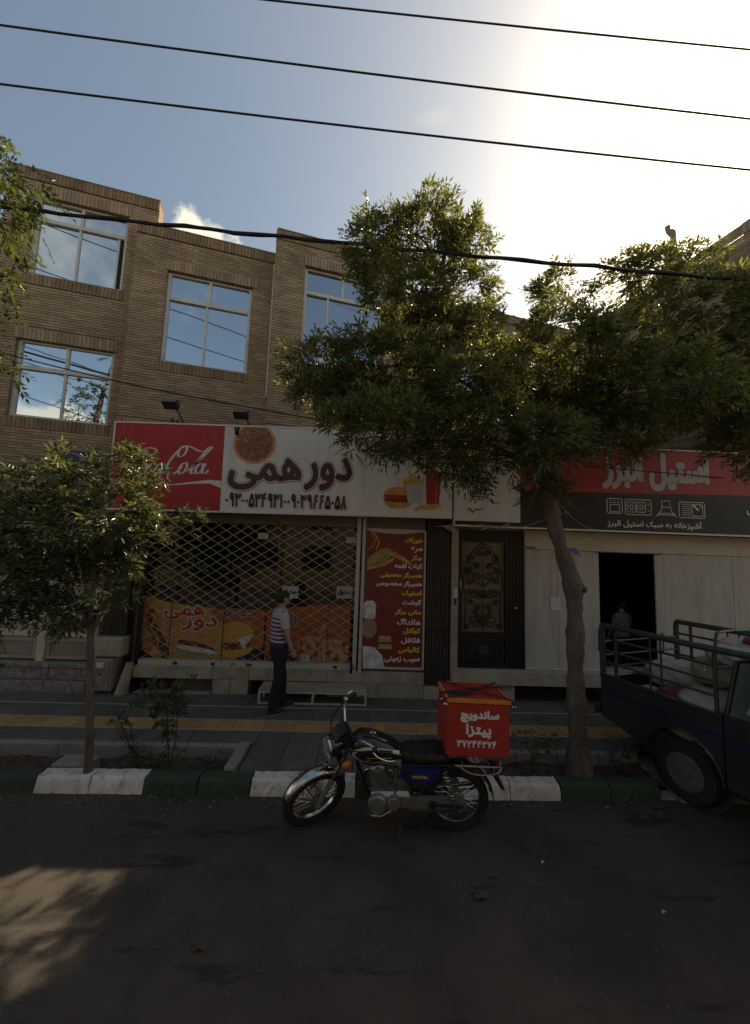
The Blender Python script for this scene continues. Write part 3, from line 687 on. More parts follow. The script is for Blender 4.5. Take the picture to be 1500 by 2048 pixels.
m = MB(); m.box(-.13, -.09, 6.22, 6.28, .52, .68, bev=.01); m.tube([(-.12, 6.2, .60), (-.09, 6.19, .64), (-.05, 6.2, .60)], .009, 6); m.build('gate_lock', M['black_iron'], S)
# folding grille: crossed flat bars
gx0, gx1, gz0, gz1 = -3.50, -.10, .64, 2.86; pw, ph = .2429, .150
sl = ph/pw
def clip_bar(c, s):
    """line z = gz0 + c + s*(x-gx0) inside the frame"""
    P = []
    for x in (gx0, gx1):
        z = gz0+c+s*(x-gx0)
        if gz0 <= z <= gz1: P.append((x, z))
    for z in (gz0, gz1):
        x = gx0+(z-gz0-c)/s
        if gx0 < x < gx1: P.append((x, z))
    P.sort(); return P
n = int((gx1-gx0)/pw)+int((gz1-gz0)/ph)+3
for s_, yy in ((sl, 6.335), (-sl, 6.349)):
    for k in range(-n, n+1):
        c = k*ph + (.0 if s_ > 0 else ph*.0)
        P = clip_bar(c, s_)
        if len(P) < 2 or math.dist(P[0], P[-1]) < .06: continue
        (xa, za), (xb, zb) = P[0], P[-1]; L_ = math.dist(P[0], P[-1]); dx, dz = (xb-xa)/L_, (zb-za)/L_; h = .0052
        # slightly bent where it is riveted to its neighbours
        V = []; F = []; q = max(2, int(L_/.28)); wob = random.uniform(-.004, .004)
        for i in range(q+1):
            t_ = i/q; o_ = random.uniform(-.0035, .0035)+wob*math.sin(t_*3.14); x_, z_ = xa+(xb-xa)*t_-dz*o_, za+(zb-za)*t_+dx*o_
            V += [(x_-dz*h, yy, z_+dx*h), (x_+dz*h, yy, z_-dx*h), (x_+dz*h, yy+.006, z_-dx*h), (x_-dz*h, yy+.006, z_+dx*h)]
        for i in range(q):
            for j in range(4): F.append((i*4+j, i*4+(j+1) % 4, i*4+4+(j+1) % 4, i*4+4+j))
        mb = MB(); mb.add(V, F); mb.build('lattice_bar', M['grille'], S, fix=False)
for i in range(4):
    x = gx0+(i+.5)*(gx1-gx0)/4; box('grille_upright', M['dark_steel'], S, x-.008, x+.008, 6.357, 6.37, gz0, gz1)
# shop window behind the grille
m = MB(); m.box(-3.62, -.02, 6.455, 6.463, .5, 2.86); m.build('shop_window', M['shop_glass'], S)
for x in (-3.62, -2.45, -1.25, -.08): box('window_mullion', M['dark_steel'], S, x, x+.05, 6.465, 6.50, .5, 2.86)
box('window_transom', M['dark_steel'], S, -3.62, -.03, 6.468, 6.498, 2.30, 2.34)
# inside: a counter and a lit-looking pale menu board
t = thing('serving_counter', 'dim serving counter inside the shop behind the grille', 'counter', (-1.6, 7.7, .36))
box('counter_body', mat('counter_wood', (.10, .06, .045), .6), t, -3.0, -.5, 7.6, 8.1, .36, 1.35); box('counter_top', M['granite'], t, -3.05, -.45, 7.55, 8.15, 1.352, 1.40)
t = thing('wall_board', 'pale board high on the back wall inside the shuttered shop', 'board', (-1.4, 8.58, 2.4)); box('board_panel', M['grey_print'], t, -1.9, -.9, 8.56, 8.595, 2.35, 2.75); box('board_frame', M['dark_steel'], t, -1.95, -.85, 8.57, 8.597, 2.31, 2.79)

# black ribbed pilaster between the two shops
t = thing('ribbed_pilaster', 'black ribbed metal pilaster between the menu banner and the iron door', 'pilaster', (1.27, 6.3, .36))
m = MB(); x = 1.085
while x < 1.45: m.box(x, x+.032, 6.235, 6.30, .365, 3.05); x += .046
m.box(1.08, 1.465, 6.27, 6.4, .363, 3.05); m.build('ribs', M['dark_steel'], t)
for z in (1.24, 2.08): box('seam_band', M['black_iron'], t, 1.08, 1.465, 6.229, 6.24, z, z+.02)

# ================================================================ kitchenware shop (right)
K = thing('kitchen_shop', 'white sheet-clad shop with an open dark doorway under the black and red sign', 'shop', (4.2, 6.3, .15))
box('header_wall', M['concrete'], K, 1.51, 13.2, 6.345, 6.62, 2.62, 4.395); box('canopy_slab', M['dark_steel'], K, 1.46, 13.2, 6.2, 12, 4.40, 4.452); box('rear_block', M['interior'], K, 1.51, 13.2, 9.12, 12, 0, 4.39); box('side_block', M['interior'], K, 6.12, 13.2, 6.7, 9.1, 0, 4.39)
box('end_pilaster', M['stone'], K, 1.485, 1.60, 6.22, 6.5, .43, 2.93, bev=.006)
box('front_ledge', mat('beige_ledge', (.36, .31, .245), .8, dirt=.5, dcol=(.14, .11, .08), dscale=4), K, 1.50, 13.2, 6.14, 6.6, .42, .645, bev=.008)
box('void_shade', M['interior'], K, 1.50, 13.2, 6.62, 6.7, .1, .42)  # dark panel stands for the shade under the raised ledge
for x in (1.5, 2.25, 4.3, 6.1): box('plinth_pier', M['stone'], K, x, x+.3, 6.25, 6.6, .12, .418, bev=.008)
def sheet(x0, x1, z0, z1, y=6.30, m=None): return box('wall_sheet', m or M['white_wall'], K, x0, x1, y, y+.03, z0, z1, bev=.004)
sheet(2.73, 3.30, .665, 2.60); sheet(3.305, 4.02, .665, 2.60); sheet(4.99, 5.14, .665, 2.60, 6.295); sheet(5.145, 6.35, .665, 2.60); sheet(6.355, 13.2, .665, 2.60)
box('header_strip', M['cream'], K, 2.73, 13.2, 6.285, 6.34, 2.605, 2.925)
box('bottom_channel', M['alu'], K, 2.73, 4.02, 6.288, 6.33, .647, .664); box('bottom_channel', M['alu'], K, 4.99, 13.2, 6.288, 6.33, .647, .664)
box('slide_track', M['dark_steel'], K, 3.95, 5.1, 6.275, 6.29, 2.585, 2.604)
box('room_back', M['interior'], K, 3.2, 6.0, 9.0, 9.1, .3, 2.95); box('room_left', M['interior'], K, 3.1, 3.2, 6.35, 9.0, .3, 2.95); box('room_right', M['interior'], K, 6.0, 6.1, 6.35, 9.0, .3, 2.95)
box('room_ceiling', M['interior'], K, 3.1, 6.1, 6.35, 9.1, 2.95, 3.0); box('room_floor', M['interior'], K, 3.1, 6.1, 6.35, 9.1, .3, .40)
for x, z0, z1 in ((3.965, .98, 1.30), (5.06, .98, 1.28)):
    m = MB(); m.tube([(x, 6.29, z0), (x, 6.265, z0+.02), (x, 6.262, z1-.02), (x, 6.29, z1)], .012, 6); m.build('pull_handle', M['dark_steel'], K, smooth=True)
# iron door with scrollwork
D = thing('iron_door', 'black iron door with scrollwork over frosted glass beside the white wall', 'door', (2.02, 6.3, .65))
m = MB(); m.box(1.61, 1.67, 6.26, 6.36, .65, 2.88); m.box(2.40, 2.47, 6.258, 6.36, .65, 2.88); m.box(1.67, 2.40, 6.26, 6.358, 2.70, 2.88); m.box(1.67, 2.40, 6.262, 6.35, .65, .73); m.box(1.67, 2.40, 6.262, 6.35, 1.13, 1.21); m.build('door_frame', M['black_iron'], D)
m = MB()
for i in range(5): m.box(2.475+i*.052, 2.515+i*.052, 6.25+.006*(i % 2), 6.34, .65, 2.88)
m.box(2.472, 2.728, 6.30, 6.36, .65, 2.88); m.build('side_jamb', M['black_iron'], D)
box('door_glass', ramp_mat('frosted_glass', [(.35, (.10, .085, .055)), (.65, (.15, .125, .08))], 1.8, 2, rough=.25), D, 1.67, 2.40, 6.325, 6.335, 1.21, 2.70)
box('kick_panel', M['dark_steel'], D, 1.68, 2.39, 6.285, 6.31, .735, 1.125, bev=.02)
m = MB(); m.box(1.72, 2.35, 6.278, 6.286, .77, 1.09); m.build('raised_moulding', M['black_iron'], D)
m = MB(); m.lathe([(.0, 6.272), (.075, 6.274), (.085, 6.28)], (2.035, 0, .93), 'y', 20); m.build('rosette', M['dark_steel'], D)
def scroll(cx, cz, r, turns=1.6, a0=0, sgn=1, tail=None):
    P = []
    for i in range(int(turns*14)+1):
        t_ = i/(turns*14); rr = r*(1-.82*t_); a = a0+sgn*t_*turns*2*math.pi; P.append((cx+rr*math.cos(a), 6.295, cz+rr*math.sin(a)))
    if tail: P = [(tail[0], 6.295, tail[1])]+P
    mb = MB(); mb.tube(P, .0085, 5); mb.build('scroll', M['black_iron'], D, smooth=True)
cx = 2.035
for sg in (1, -1):
    k = lambda d: cx+sg*d
    f = 0 if sg > 0 else math.pi; q = sg
    scroll(k(.135), 1.40, .125, 1.7, math.pi/2, q, (k(0.01), 1.30)); scroll(k(.09), 1.62, .06, 1.5, -math.pi/2, q, (k(.2), 1.52))
    scroll(k(.20), 1.70, .05, 1.4, math.pi/2, -q); scroll(k(.21), 1.86, .06, 1.5, -math.pi/2, q, (k(.06), 1.76)); scroll(k(.11), 1.86, .055, 1.4, math.pi/2, -q)
    scroll(k(.22), 2.04, .06, 1.4, math.pi, -q); scroll(k(.10), 2.12, .09, 1.6, -math.pi/2, q, (k(.0), 1.95)); scroll(k(.24), 2.22, .065, 1.5, math.pi/2, q, (k(.26), 2.08))
    scroll(k(.12), 2.30, .06, 1.5, -math.pi/2, -q); scroll(k(.20), 2.42, .075, 1.6, -math.pi/2, q, (k(.05), 2.30)); scroll(k(.075), 2.50, .06, 1.5, 0 if sg > 0 else math.pi, q, (k(.02), 2.62)); scroll(k(.27), 1.30, .045, 1.4, 0, q)
    mb = MB(); mb.tube(cr_spline([(k(.30), 6.295, 1.25), (k(.29), 6.295, 1.75), (k(.33), 6.295, 2.0), (k(.27), 6.295, 2.35), (k(.12), 6.295, 2.60), (k(0), 6.295, 2.68)]), .008, 5); mb.build('scroll', M['black_iron'], D, smooth=True)
m = MB(); m.ell((cx, 6.29, 1.83), (.085, .02, .06)); m.build('boss', M['black_iron'], D, smooth=True)
m = MB(); m.tube([(cx, 6.296, 1.23), (cx, 6.296, 2.69)], .007, 5); m.build('centre_bar', M['black_iron'], D)
m = MB(); m.tube([(1.64, 6.24, 1.86), (1.64, 6.225, 1.90), (1.64, 6.225, 2.02), (1.64, 6.24, 2.06)], .011, 6); m.build('handle', M['chrome'], D, smooth=True)
m = MB(); m.lathe([(0, 6.235), (.016, 6.24), (.016, 6.26)], (2.56, 0, 1.62), 'y', 10); m.build('knob', M['chrome'], D)
# little dark plate and sticker by the door
t = thing('house_number_plate', 'narrow pale sticker strip on the stone jamb left of the iron door', 'plate', (1.55, 6.21, 1.75)); box('plate', M['grey_print'], t, 1.515, 1.585, 6.213, 6.2175, 1.62, 1.92); box('printed_block', M['dark_steel'], t, 1.525, 1.575, 6.2095, 6.2128, 1.64, 1.76)
b = MB(); b.box(3.18, 3.34, 6.293, 6.297, 1.60, 1.82); o = b.build('paper_notice', M['paper'], None, origin=(3.26, 6.295, 1.6)); tag(o, 'faded paper notice stuck on the white wall just left of the leaning trunk', 'notice')
# ================================================================ signs and printed things
TS = Matrix.Translation((-4.04, 6.0, 2.995)) @ Matrix.Rotation(R(-.58), 4, 'Y')
G = thing('shop_sign', 'long red and white lightbox sign with Coca-Cola script and dark Persian lettering', 'sign', (-1.3, 6.1, 3.0))
m = MB(TS); m.box(0, 5.46, .012, .22, 0, 1.42); m.build('sign_box', M['concrete'], G)
m = MB(TS)
m.box(-.008, 5.468, -.008, .03, -.008, .018); m.box(-.008, 5.468, -.008, .03, 1.402, 1.428); m.box(-.008, .018, -.007, .03, .018, 1.402); m.box(5.442, 5.468, -.007, .03, .018, 1.402); m.build('sign_frame', M['alu'], G)
m = MB(TS); m.box(.018, 1.75, .0, .012, .018, 1.402); m.build('red_panel', M['red_print'], G)
m = MB(TS); m.box(1.752, 5.442, .001, .012, .018, 1.402); m.build('white_panel', M['white_print'], G)
def sl_(px, py): return ((px-232)/123.4, (1019+.025*(px-232)-py)/124)
def c4(x, y): return sl_(.3067*x, 820+.3067*y)
def pen(mb, pts, w0, w1, y=-.002, n=8, mi=None):
    """script stroke: slanted pen, thick on down strokes"""
    P = cr_spline([(*c4(*p), 0) for p in pts], n); Q = [(p[0], p[1]) for p in P]; W = []
    for i in range(len(Q)):
        a = Q[max(i-1, 0)]; b = Q[min(i+1, len(Q)-1)]; an = math.atan2(b[1]-a[1], b[0]-a[0]); k = abs(math.sin(an-R(10)))**1.3; W.append(w0+(w1-w0)*k)
    W[0] *= .4; W[-1] *= .4
    mb.strip(Q, W, y, mi)
def ring(cx, cy, rx, ry, tilt=.35):
    P = []
    for k in range(13):
        a = k*2*math.pi/12; x, y = rx*math.cos(a), ry*math.sin(a); P.append((cx+x-tilt*y, cy+y))
    return P
m = MB(TS)
STR = [[(1392, 238), (1362, 262), (1310, 268), (1262, 246), (1222, 236), (1176, 262), (1134, 318), (1108, 372), (1114, 412), (1142, 424), (1176, 402), (1206, 366)],
 ring(1200, 270, 24, 36), ring(1210, 382, 22, 36),
 [(1236, 400), (1262, 380), (1318, 322), (1368, 268), (1384, 248), (1366, 244), (1330, 292), (1282, 366), (1262, 408), (1282, 416), (1300, 400)],
 ring(1314, 384, 20, 32), [(1354, 350), (1338, 384), (1334, 410), (1352, 412), (1376, 392)],
 [(1040, 262), (1000, 250), (950, 256), (905, 284), (868, 336), (852, 386), (868, 418), (900, 418), (936, 392)], [(985, 292), (965, 312), (972, 336), (1000, 318), (1040, 262)],
 ring(958, 386, 22, 34), [(1038, 360), (1020, 350), (996, 372), (986, 402), (1000, 418), (1026, 404)], ring(1058, 386, 20, 32), [(1092, 352), (1078, 386), (1074, 412), (1090, 414), (1108, 398)], [(1082, 372), (1120, 366)]]
for i, s in enumerate(STR): pen(m, s, .010, .044, y=-.002-.0003*i)
m.build('script_lettering', M['white_print'], G, fix=False)
m = MB(TS)
def c2(x, y): return sl_(200+.48*x, 800+.48*y)
top = [(68, 328), (120, 343), (200, 351), (320, 353), (400, 342), (470, 334), (516, 338)]; bot = [(68, 350), (120, 357), (200, 358), (320, 357), (400, 351), (470, 349), (516, 368)]
for i in range(6):
    q = [c2(*top[i]), c2(*top[i+1]), c2(*bot[i+1]), c2(*bot[i])]; m.add([(p[0], -.002, p[1]) for p in q], [(0, 1, 2, 3)])
m.build('wave_band', M['white_print'], G, fix=False)
m = MB(TS); x, z = c4(1364, 410); m.strip([(x+.026*math.cos(k*.5236), z+.026*math.sin(k*.5236)) for k in range(13)], .006, -.0022); m.build('registered_ring', M['white_print'], G, fix=False)
lettering('registered_letter', 'R', (x-.010, x+.011, z-.014, z+.014), [(0, M['white_print'])], G, 0, fa=False, T=TS)
# pizza clipped by the top edge
m = MB(TS); cx, cz = sl_(508, 885)
P = [(cx+.345*math.cos(k*math.pi/24), min(1.40, cz+.345*math.sin(k*math.pi/24))) for k in range(48)]; m.poly(P, -.001, 0)
P = [(cx+.30*math.cos(k*math.pi/24), min(1.40, cz+.30*math.sin(k*math.pi/24))) for k in range(48)]; m.poly(P, -.0016, 1)
for k in range(26):
    a, r_ = random.uniform(0, 6.28), .27*math.sqrt(random.random()); zz = cz+r_*math.sin(a)
    if zz < 1.36: m.disc(cx+r_*math.cos(a), zz, random.uniform(.012, .03), random.uniform(.01, .025), -.0021-.0001*k, 8, random.choice((2, 3, 3)))
for k in range(4): a = k*math.pi/4+.3; m.strip([(cx-.29*math.cos(a), min(1.38, cz-.29*math.sin(a))), (cx+.29*math.cos(a), min(1.38, cz+.29*math.sin(a)))], .006, -.006-.0002*k, 2)
m.build('pizza_picture', [M['bun'], M['pizza'], M['patty'], M['salad']], G, fix=False)
m = MB(TS); m.poly([sl_(466, 852), sl_(478, 852), sl_(474, 872), sl_(468, 866)], -.001); m.build('board_picture', M['dark_steel'], G, fix=False)
LAY = [(.050, M['maroon_print']), (.042, M['white_print']), (.024, M['maroon_print'])]
def sbox(x0, x1, y0, y1): a = sl_(x0, y1); b = sl_(x1, y0); return (a[0], b[0], a[1], b[1])
lettering('lettering', 'همی', sbox(463, 602, 918, 977), LAY, G, 0, T=TS)
lettering('lettering', 'دور', sbox(612, 702, 916, 978), LAY, G, 0, T=TS)
digits('phone_numbers', '۰۹۳۰۰۵۳۴۹۳۱-۰۹۰۳۹۶۶۵۰۵۸', sbox(457, 696, 992, 1013), [(.046, M['grey_print']), (.027, M['maroon_print'])], G, 0, T=TS)
lettering('lettering', 'فست فود', sbox(722, 866, 872, 912), [(.03, M['maroon_print']), (.024, M['white_print']), (.012, M['maroon_print'])], G, 0, T=TS)
# burger, fries, cup
m = MB(TS)
bx = lambda px, py: sl_(px, py)
def blob(mb, cx, cy, rx, ry, y, mi, n=24, a0=0, a1=2*math.pi):
    c = sl_(cx, cy); mb.poly([(c[0]+rx/123.4*math.cos(a0+(a1-a0)*k/n), c[1]+ry/124*math.sin(a0+(a1-a0)*k/n)) for k in range(n if a1-a0 > 6.2 else n+1)], y, mi)
blob(m, 798, 1004, 27, 13, -.001, 0); blob(m, 798, 997, 31, 7, -.0014, 2); blob(m, 798, 999, 29, 5, -.0017, 1); blob(m, 798, 991, 30, 6, -.002, 3); blob(m, 798, 989, 29, 16, -.0024, 0, a1=math.pi)
m.build('burger_picture', [M['bun'], M['patty'], M['salad'], M['red_print']], G, fix=False)
m = MB(TS)
for k in range(26):
    x = 806+k*1.75+random.uniform(-2, 2); y1 = 985; y0 = 948+abs(k-13)*.9+random.uniform(-5, 6); m.strip([sl_(x*.55+829*.45, y1), sl_(x, y0)], .022, -.001-.00012*k, 0)
m.poly([sl_(812, 968), sl_(849, 966), sl_(846, 1006), sl_(818, 1006)], -.0052, 1)
for k in range(14): x = 830+k*3; m.strip([sl_(x, 1018+random.uniform(-3, 3)), sl_(x+16, 1009+random.uniform(-4, 4))], .02, -.0055-.0001*k, 0)
m.build('fries_picture', [M['fries'], M['grey_print']], G, fix=False)
m = MB(TS); m.poly([sl_(853, 946), sl_(884, 946), sl_(880, 1012), sl_(855, 1012)], -.001, 0); m.poly([sl_(850, 941), sl_(886, 941), sl_(885, 948), sl_(851, 948)], -.0014, 0); m.strip([sl_(868, 945), sl_(872, 920)], .02, -.0018, 0); m.strip([sl_(876, 952), sl_(874, 1006)], .012, -.002, 1); m.build('cup_picture', [M['red_print'], M['sausage']], G, fix=False)

# second sign
G2 = thing('shop_sign', 'black and red sign with kitchen appliance icons above the white shop', 'sign', (4.8, 6.1, 2.93))
box('sign_box', M['concrete'], G2, 1.46, 8.3, 6.012, 6.22, 2.94, 4.335)
box('white_panel', M['white_print'], G2, 1.475, 2.545, 6.0, 6.012, 3.02, 4.32); box('black_panel', M['black_print'], G2, 2.547, 8.3, 6.0, 6.012, 2.955, 3.60)
box('lower_strip', M['black_print'], G2, 1.475, 2.545, 6.001, 6.012, 2.955, 3.018)
m = MB(); m.add([(2.547, 6.0, 3.545), (8.3, 6.0, 3.645), (8.3, 6.0, 4.32), (2.547, 6.0, 4.32), (2.547, 6.011, 3.545), (8.3, 6.011, 3.645), (8.3, 6.011, 4.32), (2.547, 6.011, 4.32)], [(0, 1, 2, 3), (0, 4, 5, 1)])
for v_ in range(len(m.v)): m.v[v_] = (m.v[v_][0], m.v[v_][1]-.003, m.v[v_][2])
m.build('red_panel', mat('red_acrylic', (.36, .035, .03), .4, var=.06), G2, fix=False)
m = MB(); m.box(1.455, 8.3, 5.985, 6.03, 2.925, 2.952); m.box(1.455, 8.3, 5.985, 6.03, 4.322, 4.345); m.box(1.452, 1.474, 5.986, 6.03, 2.952, 4.322); m.build('sign_frame', M['alu'], G2)
lettering('lettering', 'استیل البرز', (3.95, 5.72, 3.66, 4.25), [(.03, M['grey_print'])], G2, 5.996)
lettering('lettering', 'آشپزخانه به سبک استیل البرز', (3.99, 5.58, 2.995, 3.135), [(.004, M['white_print'])], G2, 6.0)
ic = MB()
def rr(x0, x1, z0, z1, r=.03, w=.012):
    P = []
    for cx, cz, a in ((x1-r, z1-r, 0), (x0+r, z1-r, 90), (x0+r, z0+r, 180), (x1-r, z0+r, 270)):
        for k in range(5): P.append((cx+r*math.cos(R(a+k*22.5)), cz+r*math.sin(R(a+k*22.5))))
    ic.strip(P+[P[0], P[1]], w, icy())
_k = [0]
def icy(): _k[0] += 1; return 5.9985-.0002*_k[0]
rr(3.99, 4.245, 3.235, 3.48); ic.strip([(4.02, 3.41), (4.22, 3.41)], .008, icy()); rr(4.04, 4.20, 3.26, 3.375, .01)
for x in (4.05, 4.115, 4.18): ic.disc(x, 3.445, .011, .011, icy(), 10)
rr(4.295, 4.735, 3.225, 3.475)
for c in (4.40, 4.565):
    rr(c-.075, c+.075, 3.265, 3.435, .02, .01); ic.strip([(c+.028*math.cos(k*.5236), 3.35+.028*math.sin(k*.5236)) for k in range(13)], .01, icy())
    for k in range(8): a = k*math.pi/4+.39; ic.strip([(c+.04*math.cos(a), 3.35+.04*math.sin(a)), (c+.075*math.cos(a), 3.35+.075*math.sin(a))], .009, icy())
for z in (3.40, 3.30): ic.strip([(4.69+.014*math.cos(k*.785), z+.014*math.sin(k*.785)) for k in range(9)], .008, icy())
ic.strip([(4.91, 3.365), (4.91, 3.47), (5.05, 3.47), (5.05, 3.365), (4.91, 3.365)], .012, icy()); ic.strip([(4.91, 3.365), (4.89, 3.29), (4.84, 3.25)], .012, icy()); ic.strip([(5.05, 3.365), (5.075, 3.29), (5.13, 3.25)], .012, icy()); ic.strip([(4.80, 3.205), (4.86, 3.25), (4.98, 3.268), (5.10, 3.25), (5.16, 3.205)], .012, icy()); ic.strip([(4.84, 3.235), (5.12, 3.235)], .01, icy())
rr(5.20, 5.635, 3.205, 3.465)
for k in range(6): ic.strip([(5.245, 3.25+.036*k), (5.40, 3.25+.036*k)], .01, icy())
rr(5.42, 5.60, 3.235, 3.43, .015); ic.strip([(5.44, 3.42), (5.53, 3.33)], .035, icy()); ic.strip([(5.57+.022*math.cos(k*.5236), 3.395+.022*math.sin(k*.5236)) for k in range(13)], .009, icy())
ic.strip([(6.36, 3.30), (6.36, 3.36)], .02, icy()); ic.strip([(6.35, 3.30), (6.55, 3.30)], .02, icy())
ic.build('appliance_icons', M['white_print'], G2, fix=False)
ic = MB()
rr(1.72, 1.97, 3.42, 3.72, .004, .014); rr(1.76, 1.93, 3.46, 3.66, .004, .01); ic.strip([(1.97, 3.42), (2.08, 3.33), (2.2, 3.33)], .012, icy()); ic.strip([(1.80, 3.50), (1.90, 3.50)], .03, icy()); ic.strip([(1.80, 3.55), (1.88, 3.55)], .012, icy())
for x in np.arange(1.60, 1.95, .035): ic.disc(x, 3.375, .010, .012, icy(), 6)
ic.strip(cr_spline([(1.68, 3.19, 0), (1.72, 3.22, 0), (1.76, 3.16, 0), (1.80, 3.21, 0), (1.86, 3.20, 0), (1.92, 3.24, 0)])and [(p[0], p[1]) for p in cr_spline([(1.68, 3.19, 0), (1.72, 3.22, 0), (1.76, 3.16, 0), (1.80, 3.21, 0), (1.86, 3.20, 0), (1.92, 3.24, 0)])], .014, icy())
ic.build('emblem', M['black_print'], G2, fix=False)

# menu banner
B = thing('menu_banner', 'tall dark red menu banner listing dishes in yellow and white Persian script', 'banner', (.55, 6.27, .6))
m = MB(); NX, NZ = 6, 14; V = []; F = []
for j in range(NZ+1):
    for i in range(NX+1): V.append((.06+.965*i/NX, 6.262+.004*math.sin(i*1.3+j*.8), .635+2.19*j/NZ - (0 if j < NZ else .05*math.sin(math.pi*i/NX))))
for j in range(NZ):
    for i in range(NX): a = j*(NX+1)+i; F.append((a, a+1, a+NX+2, a+NX+1))
m.add(V, F); m.build('banner_cloth', M['menu_red'], B, smooth='all', fix=False)
m = MB(); m.box(1.03, 1.06, 6.25, 6.30, .60, 2.85); m.box(.06, 1.06, 6.262, 6.30, .59, .625); m.box(.06, 1.03, 6.275, 6.31, .60, 2.86); m.build('banner_frame', M['galv'], B)
dishes = [('خوراک', 400, 710), ('مرغ', 490, 770), ('جگر', 570, 770), ('کباب لقمه', 652, 615), ('همبرگر معمولی', 738, 480), ('همبرگر مخصوص', 822, 445), ('استیک', 910, 697), ('گوشت', 1000, 705), ('مانی برگر', 1090, 635), ('هاتداگ', 1180, 660), ('کوکتل', 1268, 720), ('فلافل', 1360, 703), ('کالباس', 1448, 680), ('سیب زمینی', 1535, 553)]
for i, (s, cy, xl) in enumerate(dishes):
    zc = 2.79-(cy-330)*.00169; h = .048
    if s == 'مرغ':
        d_ = MB(); d_.disc(.853, zc+.055, .008, .010, 6.2515, 8); d_.build('dish_name', M['white_print'], B, fix=False); s = 'مرع'
    lettering('dish_name', s, (1.0-(880-xl)*.00171-.004*i*.3, 1.0-.004*i*.3, zc-h, zc+h), [(.005, M['yellow_print'] if i % 2 == 0 else M['white_print'])], B, 6.254, shear=-.0)
def mm(x, y): return (.065+(x-335)*.00171, 2.79-(y-330)*.00169)
m = MB()
m.poly([mm(345, 590), mm(400, 545), mm(470, 490), mm(540, 478), mm(610, 515), mm(560, 580), mm(470, 625), mm(345, 668)], 6.2545, 0)
m.poly([mm(345, 672), mm(470, 632), mm(600, 572), mm(615, 590), mm(520, 650), mm(345, 700)], 6.254, 1); m.poly([mm(545, 545), mm(610, 512), mm(700, 560), mm(820, 660), mm(690, 600), mm(620, 570)], 6.2542, 2)
m.strip([mm(360, 300), mm(420, 350), mm(455, 430), mm(430, 500)], .014, 6.2535, 3); m.strip([mm(350, 500), mm(400, 470), mm(420, 400), mm(370, 330)], .008, 6.2533, 3)
m.build('sandwich_picture', [M['salad'], M['bun'], M['sausage'], M['yellow_print']], B, fix=False)
m = MB(); m.poly([mm(335, 1160), mm(325, 1030), mm(350, 995), mm(420, 990), mm(448, 1030), mm(440, 1160)], 6.2535, 0)
P = [mm(388+72*math.cos(a*.2618), 1250-100*math.sin(a*.2618)) for a in range(24)]; m.poly(P, 6.254, 1)
m.poly([mm(335, 1420), mm(440, 1425), mm(520, 1500), mm(550, 1620), mm(350, 1620), mm(335, 1560)], 6.253, 0); m.build('cook_picture', [M['chef_white'], M['chef_face']], B, fix=False)
m = MB()
for (y0, y1, mi, ins) in ((1320, 1352, 0, 12), (1350, 1376, 2, 0), (1374, 1398, 1, 4), (1396, 1420, 2, 6), (1418, 1442, 0, 0), (1440, 1480, 1, 14)):
    m.poly([mm(475+ins, y0), mm(610-ins, y0), mm(610-ins, y1), mm(475+ins, y1)], 6.2525-.0002*mi-.0001*(y0 % 7), mi)
m.build('burger_picture', [M['bun'], M['patty'], M['salad']], B, fix=False)

# banners behind the grille
def bn(px, py): return (-3.6+(px-287)/120.6, .622+(1315+.025*(px-287)-py)/124.6)
def c7(x, y): return bn(270+.3*x, 1170+.3*y)
def banner(label, pts, m_, y):
    b = thing('food_banner', label, 'banner', (pts[0][0], y, .65)); mb = MB()
    n = len(pts); mb.add([(p[0], y, p[1]) for p in pts]+[(p[0], y+.003, p[1]) for p in pts], [tuple(range(n)), tuple(range(2*n-1, n-1, -1))]+[(i, n+i, n+(i+1) % n, (i+1) % n) for i in range(n)]); mb.build('banner_sheet', m_, b, fix=False); return b
b1 = banner('gold food banner with hot dog and burger pictures behind the grille', [c7(45, 490), c7(640, 510), c7(870, 520), c7(870, 165), c7(560, 155), c7(330, 130), c7(200, 105), c7(60, 60)][::-1], M['gold_print'], 6.432)
L2 = [(.030, M['white_print']), (.012, M['red_print'])]
def cb(x0, x1, y0, y1): a = c7(x0, y1); b = c7(x1, y0); return (a[0], b[0], a[1], b[1])
m = MB()
m.poly([c7(640, 150), c7(870, 165), c7(870, 430), c7(800, 440), c7(760, 300), c7(560, 240), c7(500, 160)], 6.4312, 0); m.build('orange_field', M['orange_print'], b1, fix=False)
m = MB(); m.poly([c7(45, 350), c7(130, 400), c7(240, 480), c7(300, 492), c7(45, 488)], 6.4309); m.build('navy_field', M['navy_print'], b1, fix=False); m = MB(); m.poly([c7(690, 470), c7(780, 430), c7(870, 420), c7(870, 515), c7(690, 508)], 6.4309); m.build('navy_field', M['navy_print'], b1, fix=False)
lettering('lettering', 'همی', cb(212, 470, 140, 222), L2, b1, 6.43); lettering('lettering', 'دور', cb(335, 555, 215, 298), L2, b1, 6.43); lettering('lettering', 'فست فود', cb(566, 808, 166, 212), [(.010, M['white_print']), (.004, M['black_print'])], b1, 6.43)
def sausage(mb, pts, w, y, mi):
    P = cr_spline([(*c7(*p), 0) for p in pts]); n = len(P); mb.strip([(p[0], p[1]) for p in P], [w*math.sqrt(max(.05, 1-(2*i/(n-1)-1)**4)) for i in range(n)], y, mi)
m = MB(); sausage(m, [(105, 140), (85, 260), (130, 380), (215, 475)], .27, 6.4306, 0); sausage(m, [(120, 160), (150, 290), (210, 400), (255, 470)], .17, 6.4303, 1); sausage(m, [(140, 190), (220, 290), (280, 400), (285, 460)], .16, 6.43, 0)
sausage(m, [(120, 170), (145, 230), (130, 290), (180, 350), (180, 420)], .04, 6.4296, 2); m.build('hot_dog_picture', [M['sausage'], M['patty'], M['gold_print']], b1, fix=False)
